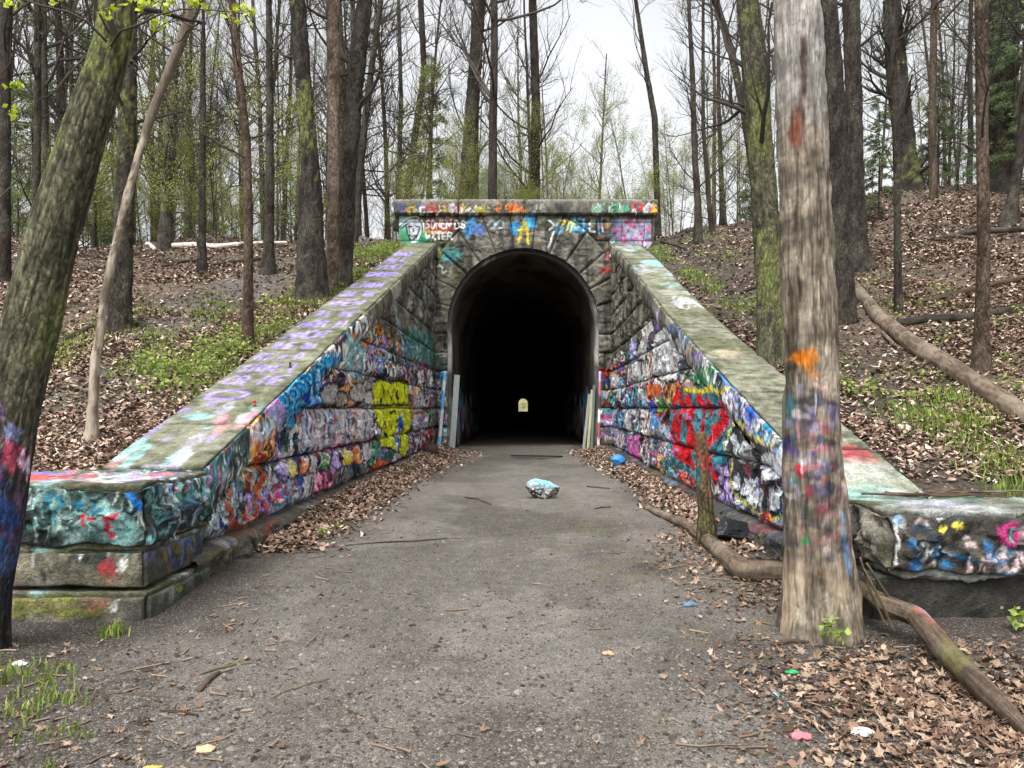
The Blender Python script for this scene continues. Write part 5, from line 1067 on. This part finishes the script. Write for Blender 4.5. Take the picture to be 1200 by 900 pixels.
# fine sticks lying about
items = []
for _ in range(900):
    if rd.random() < .62: yy = 3/(rd.random()*.75+.25); xx = rd.uniform(-.72, .72)*yy
    else: yy = 6.8/(rd.random()*.7+.22); xx = rd.choice([-4.1, 3.6, 3.6])*rd.uniform(1, 1+2.4*rd.random()**1.5)
    if abs(xx) < 1.4 and rd.random() < .8: continue
    if 2.4 < abs(xx) < (3.55 if xx > 0 else 4.05) and yy > 5.2: continue
    a = rd.uniform(0, 6.3); L_ = rd.uniform(.03, .03+.22*rd.random()**1.5)*(1+yy/10); p = []
    for s_ in np.linspace(-.5, .5, 4): qx = xx+math.cos(a)*s_*L_+rd.normal(0, .025)*L_; qy = yy+math.sin(a)*s_*L_+rd.normal(0, .025)*L_; p.append((qx, qy, float(Zs(qx, qy))+.008))
    items.append((np.array(p), np.array([1, .9, .8, .5])*rd.uniform(.003, .008)*(1+yy/18)))
v, f = tube_batch(items, 5); o = new_mesh('twig_litter', v, f, M_TWIG, mix(np.broadcast_to(srgb('5a4a3e'), v.shape), srgb('8c7c6c'), vnoise(v*3, 4))); tag(o, kind='stuff')
# grass
def blades(cx, cy, n, spread, hgt, rng, zf=Zs):
    x = cx+rng.normal(0, spread, n); y = cy+rng.normal(0, spread, n); k = ~((np.abs(x) < 4.0) & (np.abs(x) > 2.4) & (y > 5.5)); x, y = x[k], y[k]; n = len(x); z = zf(x, y)
    a = rng.uniform(0, 6.3, n); h = hgt*rng.uniform(.5, 1.3, n); w = rng.uniform(.0025, .005, n)*(1+np.hypot(cx, cy)/14); l = h*rng.uniform(.1, .7, n); ca, sa = np.cos(a), np.sin(a); pz = rng.uniform(0, 6.3, n)
    b0 = np.stack([x-sa*w, y+ca*w, z-.01], 1); b1 = np.stack([x+sa*w, y-ca*w, z-.01], 1); m0 = np.stack([x+ca*l*.35-sa*w*.8, y+sa*l*.35+ca*w*.8, z+h*.6], 1); m1 = np.stack([x+ca*l*.35+sa*w*.8, y+sa*l*.35-ca*w*.8, z+h*.6], 1); t = np.stack([x+ca*l, y+sa*l, z+h*.95], 1)
    return np.stack([b0, b1, m1, m0, t], 1)
B = []
spots = [(25,775,40,.10,.10),(45,812,60,.07,.09),(15,830,50,.07,.09),(90,812,35,.05,.07),(60,790,40,.06,.08),(10,790,60,.07,.12),(98,850,20,.03,.04),(82,845,20,.03,.05),(55,885,18,.02,.04),(30,858,30,.05,.06),(75,772,18,.03,.06),(133,728,70,.05,.13)]
for px_, py_, n, sp, hg in spots:
    Yg = F*EYE/(py_-VY); B.append(blades((px_-VX)/F*Yg, Yg, n, sp*1.1, hg*.75, rd))
for _ in range(430):   # behind the left coping and on the slope
    s = rd.random()
    if s < .45: yy = rd.uniform(10, 26); xx = -4.1-abs(rd.normal(0, .12+.02*yy))
    elif s < .6: yy = rd.uniform(8, 15); xx = -6.0-.1*yy+rd.normal(0, .35)
    elif s < .66: yy = rd.uniform(8, 20); xx = 3.85+.02*yy+abs(rd.normal(0, .1))
    else: px_, py_ = [(1125,475),(1130,520),(1160,545),(1190,540),(1085,490),(1100,500),(1140,500),(1195,575),(1110,470)][rd.integers(9)]; xx, yy, _z = isect(px_+rd.normal(0, 9), py_+rd.normal(0, 6), y0=6.6)
    if s >= .72 and rd.random() < .6: continue
    if fbm(P3(xx*1.1, yy*1.1)[None], 55)[0] < .52 and s < .72: continue
    B.append(blades(xx, yy, int(40), .08+.008*yy, .06+.004*yy, rd))
for _ in range(110):
    px_, py_ = [(290,432),(268,440),(315,395),(335,372),(240,455),(225,470),(300,415),(160,430),(185,405),(250,365),(420,312),(405,325)][rd.integers(12)]; q_ = isect(px_+rd.normal(0, 12), py_+rd.normal(0, 8), y0=6.8)
    if abs(q_[0]) > 4.05: B.append(blades(q_[0], q_[1], 40, .07+.007*q_[1], .055+.004*q_[1], rd))
V = np.concatenate(B); n = len(V); V = V.reshape(-1, 3); b_ = np.arange(n)[:, None]*5; c = np.array([srgb(x) for x in ('6c8438','7f9444','5c7034','98a052')])[rd.integers(4, size=n)]*rd.uniform(.6, 1.1, (n, 1))
o = new_mesh('grass', V, [b_+[0, 1, 2, 3], b_+[3, 2, 4]], M_GREEN, np.repeat(c, 5, 0), False); tag(o, kind='stuff')
# broad leaved weeds
pts_ = []
for _ in range(300):
    s = rd.random()
    if s < .6: yy = rd.uniform(9.5, 27); xx = -4.2-abs(rd.normal(0, .3+.025*yy)); 
    elif s < .75: p_ = isect(rd.normal(105, 28), rd.normal(520, 12)); xx, yy = p_[0], p_[1]
    else: yy = rd.uniform(9, 26); xx = 4.0+abs(rd.normal(0, .25)) if rd.random() < .5 else rd.uniform(5, 9)
    if abs(xx) < 4.0: continue
    if fbm(P3(xx*.9, yy*.9)[None], 56)[0] < .53 and s < .76: continue
    z = float(Zs(xx, yy)); m = 22; pts_.append(np.stack([xx+rd.normal(0, .16, m), yy+rd.normal(0, .16, m), z+rd.uniform(.02, .24, m)], 1))
for (px_, py_) in ((196,697),(375,632),(395,625),(1195,735),(975,748)):
    Yg = F*EYE/(py_-VY); m = 16; pts_.append(np.stack([(px_-VX)/F*Yg+rd.normal(0, .035, m), Yg+rd.normal(0, .035, m), rd.uniform(.01, .09, m)], 1))
v, f, c = leaf_cards(rd, np.concatenate(pts_), .062, [srgb('73883e'), srgb('86994c'), srgb('5f7636'), srgb('9ba25a')], 2, .03, .6); o = new_mesh('ground_cover', v, f, M_GREEN, c, False); tag(o, kind='stuff')

# ---- named branches, logs
def log(name, label, px, r, Yfun=None, kind='tan', cat='log', colf=None, lift=.8, mat=None, zfix=None, nseg=24, ridge=.04, lump=.05, step=None, group=None):
    P = []
    for k, (x, y) in enumerate(px):
        if Yfun == 'ground': Yg = F*EYE/(y-VY); p = np.array([(x-VX)/F*Yg, Yg, float(Gpath((x-VX)/F*Yg, Yg))])
        else: p = isect(x, y, y0=6.6)
        P.append(p)
    P = np.array(P); R = np.interp(np.linspace(0, 1, len(P)), np.linspace(0, 1, len(r)), r); P[:, 2] += R*lift
    if zfix is not None: P[:, 2] += zfix
    v, f, c = bark_tube(P, R, nseg, step or max(.012, P[:, 1].mean()*.0035), ridge, 7, lump, sum(map(ord, label)) % 50, 0, colf or barkcol(kind, 3))
    root = empty(name, tuple(P[0])); child('stem', v, f, mat or M_DEADWOOD, c, root); root.name = name
    # a single piece needs no holder: the mesh itself is the thing
    m = root.children[0]; m.parent = None; m.location = root.location; bpy.data.objects.remove(root); m.name = name; m.data.name = name; tag(m, label, cat, group); return m
def logpaint(S_, TH, V, rd_):
    n = fbm(V*[14, 14, 14], 5, 4); c = barkcol('tan', 8)(S_, TH, V, rd_)*.75; c = mix(c, srgb('6f6f38'), sstep(fbm(V*3, 3), .5, .6)*.4); x = V[..., 0]
    for x0, cc in ((2.62, 'a05a48'), (2.68, '8fb0dc'), (2.78, 'a0524a'), (2.88, 'a8606a'), (2.86, 'b4b0c4')): c = mix(c, srgb(cc), np.exp(-((x-x0)/.035)**2)*sstep(n, .48, .56)*.9)
    return c
log('fallen_log', 'bent bare log reaching from the dead trunk base to the lower right corner', [(1005,712),(1035,735),(1075,742),(1110,775),(1150,815),(1190,842),(1215,862)], [.05,.065,.072,.07,.065,.045,.03], 'ground', colf=logpaint, nseg=40, step=.012, zfix=np.array([.16,.17,.12,.06,.03,.0,0]))
log('fallen_log', 'curved grey brown root like log between the painted stump and the dead trunk', [(748,592),(768,603),(800,618),(822,634),(845,655),(870,676),(905,680),(930,679)], [.03,.05,.06,.075,.09,.1,.1,.08], 'ground', kind='tan', nseg=32, step=.015)
log('fallen_log', 'long bare log lying down the right slope above the grass tufts', [(1000,338),(1030,378),(1070,412),(1110,436),(1150,462),(1185,486),(1225,512)], [.10,.13,.14,.14,.13,.12,.1], kind='tan', nseg=32, lift=.7)
for lab, px, r, kd in (('dark rotten log behind the long bare log on the right slope', [(1052,384),(1090,378),(1140,377),(1180,368),(1215,360)], [.08,.09,.07], 'dark'), ('brown fallen pole crossing behind the smooth brown trunk', [(1070,358),(1110,350),(1150,340),(1215,325)], [.05,.07,.06], 'brown'), ('dark log high on the right slope by the leaning trunk', [(1100,282),(1140,275),(1200,272)], [.06,.09,.08], 'dark'), ('short log lying near the right crest left of the middle', [(1095,283),(1120,279),(1140,281)], [.05,.06,.05], 'brown'),
    ('pale birch log lying along the left crest', [(198,291),(225,290),(255,292),(285,289),(335,287)], [.09,.1,.08], 'birch'), ('short pale birch log propped near the left crest', [(160,279),(172,286),(181,294)], [.08,.07], 'birch'), ('pale log at the far left edge of the crest', [(-10,308),(15,307),(28,304)], [.1,.09], 'birch'), ('dark fallen branch on the left litter right of the leaning tree', [(62,407),(85,398),(108,384)], [.05,.06,.04], 'dark'),
    ('thin dark fallen pole across the left slope behind the slim trunk', [(190,314),(215,308),(245,305)], [.05,.05,.04], 'dark'), ('dark fallen pole right of the slim trunk on the left slope', [(248,313),(275,309),(305,305),(330,306)], [.06,.06,.04], 'dark'), ('reddish bark strip along the lower left coping edge', [(128,540),(150,522),(178,505)], [.03,.035,.02], 'brown'),
    ('dark root crossing the bare slope right of the parapet', [(775,285),(790,288),(805,293)], [.05,.05,.04], 'dark'), ('mossed root on the bare slope by the slender trunk', [(785,270),(800,272),(815,276)], [.05,.05], 'dark'), ('twisted pale branch by the top end of the long log', [(1034,392),(1050,408),(1068,414),(1085,417)], [.03,.035,.015], 'tan'), ('dead branch lying on leaves above the long log', [(1108,392),(1125,380),(1140,372),(1155,366)], [.02,.025,.015], 'tan'),
    ('dark branch lying on the slope left of the mossy green trunk', [(868,345),(885,338),(905,332)], [.04,.05,.03], 'dark')):
    if kd == 'birch': log('fallen_log', lab, px, r, colf=lambda S_, TH, V, rd_: mix(np.broadcast_to(srgb('cfc8bd'), V.shape), srgb('6a6058'), sstep(fbm(V*[9, 3, 9], 3), .56, .64)), nseg=12)
    else: log('fallen_log' if max(r) > .05 else 'fallen_branch', lab, px, r, kind=kd, nseg=14, cat='log' if max(r) > .05 else 'branch')
gb = [('thick chip of brown bark on the gravel at the lower left', [(233,797),(243,787),(256,776)], [.014,.02,.014], 'brown'), ('greenish fallen stick running up from the bark chip at the lower left', [(235,778),(255,770),(278,764),(296,762)], [.006,.008,.005], 'mossy'), ('long pale stick left of the path middle in the foreground', [(318,803),(335,796),(360,788),(385,782)], [.006,.011,.005], 'tan'),
 ('flat reddish stick lying left of the bark chip in the foreground', [(188,820),(210,822),(232,824)], [.007,.011,.006], 'brown'), ('thin forked stick above the flat reddish one', [(118,805),(140,801),(165,804),(198,804)], [.005,.006,.004], 'brown'), ('dark thin twig across the left edge of the path beyond the grass', [(405,640),(450,634),(490,631),(525,628)], [.008,.012,.006], 'dark'), ('short dark stick near the left wall on the dirt', [(172,768),(185,766),(200,765)], [.006,.008,.005], 'dark'),
 ('dark stick left of the painted rock on the path', [(545,582),(560,585),(575,590)], [.012,.014,.01], 'dark'), ('dark stick right of the painted rock near the right leaf drift', [(688,571),(702,572),(715,573)], [.016,.02,.012], 'dark'), ('short stick between the rock and the stump', [(697,596),(706,595),(716,594)], [.012,.014,.01], 'dark'), ('long pale twig arching on the dirt left of the dead trunk', [(832,702),(855,690),(880,682),(902,668)], [.006,.009,.005], 'tan'),
 ('dark stick in front of the dead trunk to its left', [(878,783),(905,786),(938,790)], [.009,.012,.007], 'dark'), ('dark bark piece right of the green litter', [(992,795),(1012,792),(1032,784)], [.012,.017,.01], 'dark'), ('stick on dirt between the pink rag and the dead trunk', [(962,826),(985,832),(1008,832)], [.007,.01,.006], 'brown'), ('reddish slab of bark on the dirt before the dead trunk', [(905,745),(925,740),(948,741)], [.014,.02,.012], 'brown'), ('pale stick on the dirt right of the path middle', [(772,664),(800,662),(830,656),(852,655)], [.01,.016,.008], 'tan')]
for lab, px, r, kd in gb: log('fallen_branch', lab, px, r, 'ground', kind=kd, nseg=12, cat='stick', lift=.6, step=.015)
# twigs heaped on the right end block
rs = np.random.default_rng(4)
for k in range(14):
    x0 = rs.uniform(2.75, 3.7); y0_ = 6.42+rs.normal(0, .05); L_ = rs.uniform(.25, .7); a = rs.normal(.05, .18); P = np.array([[x0+s_*L_*math.cos(a), y0_+s_*L_*math.sin(a), .775+.03*rs.random()+rs.normal(0, .004)] for s_ in np.linspace(0, 1, 5)])
    v, f, c = bark_tube(P, np.linspace(.008, .004, 5)*rs.uniform(.7, 1.5), 8, .03, .02, 5, .03, k, 0, barkcol('brown', 3)); tag(new_mesh('fallen_branch', v, f, M_TWIG, c*1.2), 'thin reddish twig in the heap of twigs on top of the right end block', 'twig', 'twigs heaped on the right end block')
for k in range(3):
    b0 = np.array([2.34+rs.normal(0, .03), 5.22+rs.normal(0, .05), .42+rs.normal(0, .08)]); e = np.array([2.38+rs.uniform(0, .25), 5.05+rs.normal(0, .1), .03])
    v, f, c = bark_tube(np.array([b0, (b0+e)/2+rs.normal(0, .015, 3), e]), np.array([.008, .01, .007]), 8, .03, .03, 5, .04, k, 0, barkcol('brown', 3)); tag(new_mesh('fallen_branch', v, f, M_TWIG, c), 'dead stick leaning against the right foot of the big dead trunk', 'stick', 'sticks leaning on the dead trunk')

# ---- rock, ball, litter
def boulder(name, label, cat, c, s, seed, colf, mat=M_STONE, n=70, cuts=12, rot=0, group=None, sharp=1.0, flat=.12):
    th, ph = np.meshgrid(np.linspace(0, np.pi, n), np.linspace(0, 2*np.pi, 2*n, endpoint=False), indexing='ij'); d = np.stack([np.sin(th)*np.cos(ph), np.sin(th)*np.sin(ph), np.cos(th)], -1)
    r_ = np.random.default_rng(seed); rad = np.full(th.shape, 1.25)
    for _ in range(cuts):
        nrm = r_.normal(0, 1, 3); nrm /= np.linalg.norm(nrm); h = r_.uniform(.62, .95); dn = d@nrm; rad = np.where(dn > .05, np.minimum(rad, h/np.maximum(dn, .05)), rad)
    rad = np.minimum(rad, 1.15)*(1+.12*(fbm(d*3+seed, seed)-.5)*sharp); p = d*rad[..., None]*np.array(s); p[..., 2] = np.maximum(p[..., 2], -s[2]*.6)
    cr, sr = math.cos(rot), math.sin(rot); q_ = p.copy(); q_[..., 0] = p[..., 0]*cr-p[..., 1]*sr; q_[..., 1] = p[..., 0]*sr+p[..., 1]*cr
    col = colf(d, p); m = 2*n; i = np.arange(n-1)[:, None]*m; j = np.arange(m)[None]; k = (j+1) % m; F_ = np.stack([i+j, i+m+j, i+m+k, i+k], -1).reshape(-1, 4)
    o = new_mesh(name, q_.reshape(-1, 3), F_, mat, col.reshape(-1, 3)); o.location = (c[0], c[1], c[2]+s[2]*.6); tag(o, label, cat, group); return o
def rockcol(d, p):
    n = fbm(d*5, 3, 4); c = mix(np.broadcast_to(srgb('9a9a98'), d.shape), srgb('2c2c2c'), sstep(n, .48, .58)); c = mix(c, srgb('8fc6cc'), sstep(d[..., 2]+(n-.5), .45, .6)); c = mix(c, srgb('4fa8c8'), sstep(fbm(d*8, 5), .56, .62)*sstep(d[..., 2], .2, .5)); c = mix(c, srgb('242322'), sstep(-d[..., 0]-d[..., 2]*.8+(n-.5), .4, .6)); return mix(c, srgb('dedede'), sstep(fbm(d*11, 9), .62, .68))
Yr = F*EYE/(583-VY); boulder('painted_rock', 'angular boulder painted pale blue and white alone in the middle of the path', 'rock', ((637-VX)/F*Yr, Yr, float(Gpath(.37, Yr))), (.3, .22, .2), 12, rockcol, n=90, cuts=16, rot=.2)
Yb = 21.5; boulder('round_ball', 'dark brown round ball lying on leaves by the left wall near the mouth', 'ball', ((505-VX)/F*Yb, Yb, .2), (.19, .19, .19), 3, lambda d, p: np.broadcast_to(srgb('3c2e2a'), d.shape)*1.0, cuts=0, sharp=.2)
Yb = 18.6; boulder('blue_bag', 'bright blue crumpled bag on the leaves at the foot of the right wall', 'plastic bag', ((724-VX)/F*Yb, Yb, .12), (.17, .12, .16), 8, lambda d, p: np.broadcast_to(srgb('2f78b8'), d.shape), M_PAINT, cuts=10)
Yk = 8.6; boulder('black_bag', 'black crumpled bag lying behind the painted stump under the silver piece', 'plastic bag', (2.28, Yk, .03), (.32, .2, .13), 21, lambda d, p: np.broadcast_to(srgb('15161c'), d.shape), M_PAINT, cuts=14, sharp=2)
def rag(name, label, px, py, w, colr, seed, cat='litter'):
    Yg = F*EYE/(py-VY); r_ = np.random.default_rng(seed); n = 18; A_, B_ = np.meshgrid(np.linspace(-1, 1, n), np.linspace(-1, 1, n), indexing='ij'); x0 = (px-VX)/F*Yg
    x_ = x0+A_*w*.5*(1+.5*(vnoise(P3(A_*1.5, B_*1.5, seed), 3)-.5)); y_ = Yg+B_*w*.38*(1+.8*(vnoise(P3(A_*2, B_*2, seed+4), 3)-.5)); z_ = Zs(x_, y_)+.012+w*.28*fbm(P3(A_*2.2, B_*2.2, seed+8), 5)*np.clip(1.25-A_**2-B_**2, .1, 1)
    f1 = grid_faces(n, n); v1 = P3(x_, y_, z_).reshape(-1, 3); v2 = v1-[0, 0, .006]; c_ = np.broadcast_to(srgb(colr), v1.shape)*(.75+.5*fbm(v1*40, 5)[:, None])
    tag(new_mesh(name, np.concatenate([v1, v2]), np.concatenate([f1, f1[:, ::-1]+n*n]), M_PAINT, np.concatenate([c_, c_])), label, cat)
rag('crumpled_paper', 'crumpled white paper beside the oak leaves at the lower right', 1011, 845, .10, 'e4e4e2', 3)
rag('pink_rag', 'small pink rag on the dirt left of the white paper', 938, 848, .09, 'b8626c', 5)
rag('green_wrapper', 'small green wrapper on the dirt in front of the dead trunk', 928, 773, .08, '3c8a5c', 9)
rag('blue_wrapper', 'pale blue scrap on the dirt left of the green wrapper', 908, 801, .05, '7aa0b0', 11)
rag('blue_wrapper', 'flat blue scrap on the dirt between the path and the dead trunk', 808, 703, .10, '4f6c84', 13)
rag('white_wrapper', 'white scrap lying in the grass at the lower left', 22, 768, .08, 'd8dcdc', 15)
rag('yellow_leaf', 'large yellow leaf lying at the bottom left of the path', 178, 886, .07, 'a8964a', 17, 'leaf')
rag('pale_leaf', 'narrow pale leaf alone on the gravel at the bottom left', 241, 863, .08, 'b89a78', 19, 'leaf')
rag('pale_leaf', 'pale curled leaf alone near the bottom edge right of the middle', 712, 752, .07, 'b09070', 21, 'leaf')
# spray caps standing on the left coping
def cap_(label, Yc, Xc, colr, r=.022, h=.075):
    z = float(plane_top(Yc))+.005; th = np.arange(20)*2*np.pi/20; prof = [(0, 0), (r*1.1, 0), (r*1.1, h*.18), (r*.8, h*.25), (r*.75, h*.8), (r*.95, h*.85), (r*.9, h), (0, h*1.02)]
    V = np.array([[Xc+a*math.cos(t), Yc+a*math.sin(t), z+b] for a, b in prof for t in th]); i = np.arange(len(prof)-1)[:, None]*20; j = np.arange(20)[None]; k = (j+1) % 20
    tag(new_mesh('bottle_cap', V, np.stack([i+j, i+k, i+20+k, i+20+j], -1).reshape(-1, 4), M_PAINT, np.broadcast_to(srgb(colr), V.shape)), label, 'cap')
cap_('small red plastic cap standing on the left coping beside the lavender letters', *TP([(298,476)])[0], 'a83028', .02, .06)
cap_('small dark cap standing on the left coping higher up the slope', *TP([(340,431)])[0], '2a2438', .018, .07)
# poles and boards leaning at the mouth
def stick_col(cols, seed):
    def f(S_, TH, V, rd_):
        k = np.floor(V[..., 2]*2.2+fbm(V*3, seed)*1.5).astype(int) % len(cols); return np.array([srgb(c_) for c_ in cols])[k]*(.8+.4*fbm(V*20, 3)[..., None])
    return f
def pole(label, a, b, r, cols, seed=1):
    P = np.linspace(a, b, 8); v, f, c = bark_tube(P, np.full(8, r), 16, .06, 0, 5, .004, seed, 0, stick_col(cols, seed)); tag(new_mesh('pole', v, f, M_PAINT, c), label, 'pole')
pole('white and light blue pole standing against the left jamb of the tunnel mouth', (-2.80, 25.55, .1), (-2.62, 25.75, 2.75), .06, ['c9ced4', '6fa8d8', 'c4c8cc', 'bfc4c8', '4f9ad8'], 2)
pole('thin pole with bands of red white and lavender against the right jamb', (2.50, 25.5, .08), (2.58, 25.75, 2.75), .045, ['b9a5d8', 'c9c9cc', 'a84a58', 'd8d8d8', '3a3a40', 'b06a78'], 5)
def board(label, a, b, w, t, colr, yaw=0):
    a = np.array(a, float); b = np.array(b, float); n = 30; d = (b-a)/np.linalg.norm(b-a); s = np.array([math.cos(yaw), math.sin(yaw), 0]); s -= s.dot(d)*d; s /= np.linalg.norm(s); nn = np.cross(d, s)
    ring = [s*w/2+nn*t/2, s*w/2-nn*t/2, -s*w/2-nn*t/2, -s*w/2+nn*t/2]; P = np.linspace(a, b, n); V = np.array([p+q2 for p in P for q2 in ring]); i = np.arange(n-1)[:, None]*4; j = np.arange(4)[None]; k = (j+1) % 4; F_ = np.stack([i+j, i+k, i+4+k, i+4+j], -1).reshape(-1, 4)
    V += (fbm(V*2, 5)[:, None]-.5)*.01
    tag(new_mesh('board', V, [F_, np.array([[3, 2, 1, 0], [n*4-4, n*4-3, n*4-2, n*4-1]])], M_DEADWOOD, np.broadcast_to(srgb(colr), V.shape)*(.8+.4*fbm(V*[8, 8, 2], 7)[:, None]), False), label, 'board')
board('wide grey board leaning just inside the left jamb', (-2.38, 25.7, .08), (-2.25, 26.15, 2.65), .19, .03, '8d9494', .25)
board('narrow grey plank leaning inside the right jamb, leftmost of three', (2.02, 25.7, .06), (2.27, 26.2, 2.0), .10, .03, '7f8078', -.4)
board('narrow tan plank leaning inside the right jamb, middle of three', (2.16, 25.65, .06), (2.36, 26.15, 2.15), .09, .03, '9a9478', -.4)
board('narrow dark plank leaning inside the right jamb, rightmost of three', (2.28, 25.6, .06), (2.42, 26.1, 2.3), .09, .03, '5c625c', -.4)
Yd = 22.6; board('dark flat plank lying across the path before the mouth', (-.35, Yd, .12), (1.15, Yd-.2, .11), .16, .03, '221d1a', 1.57)
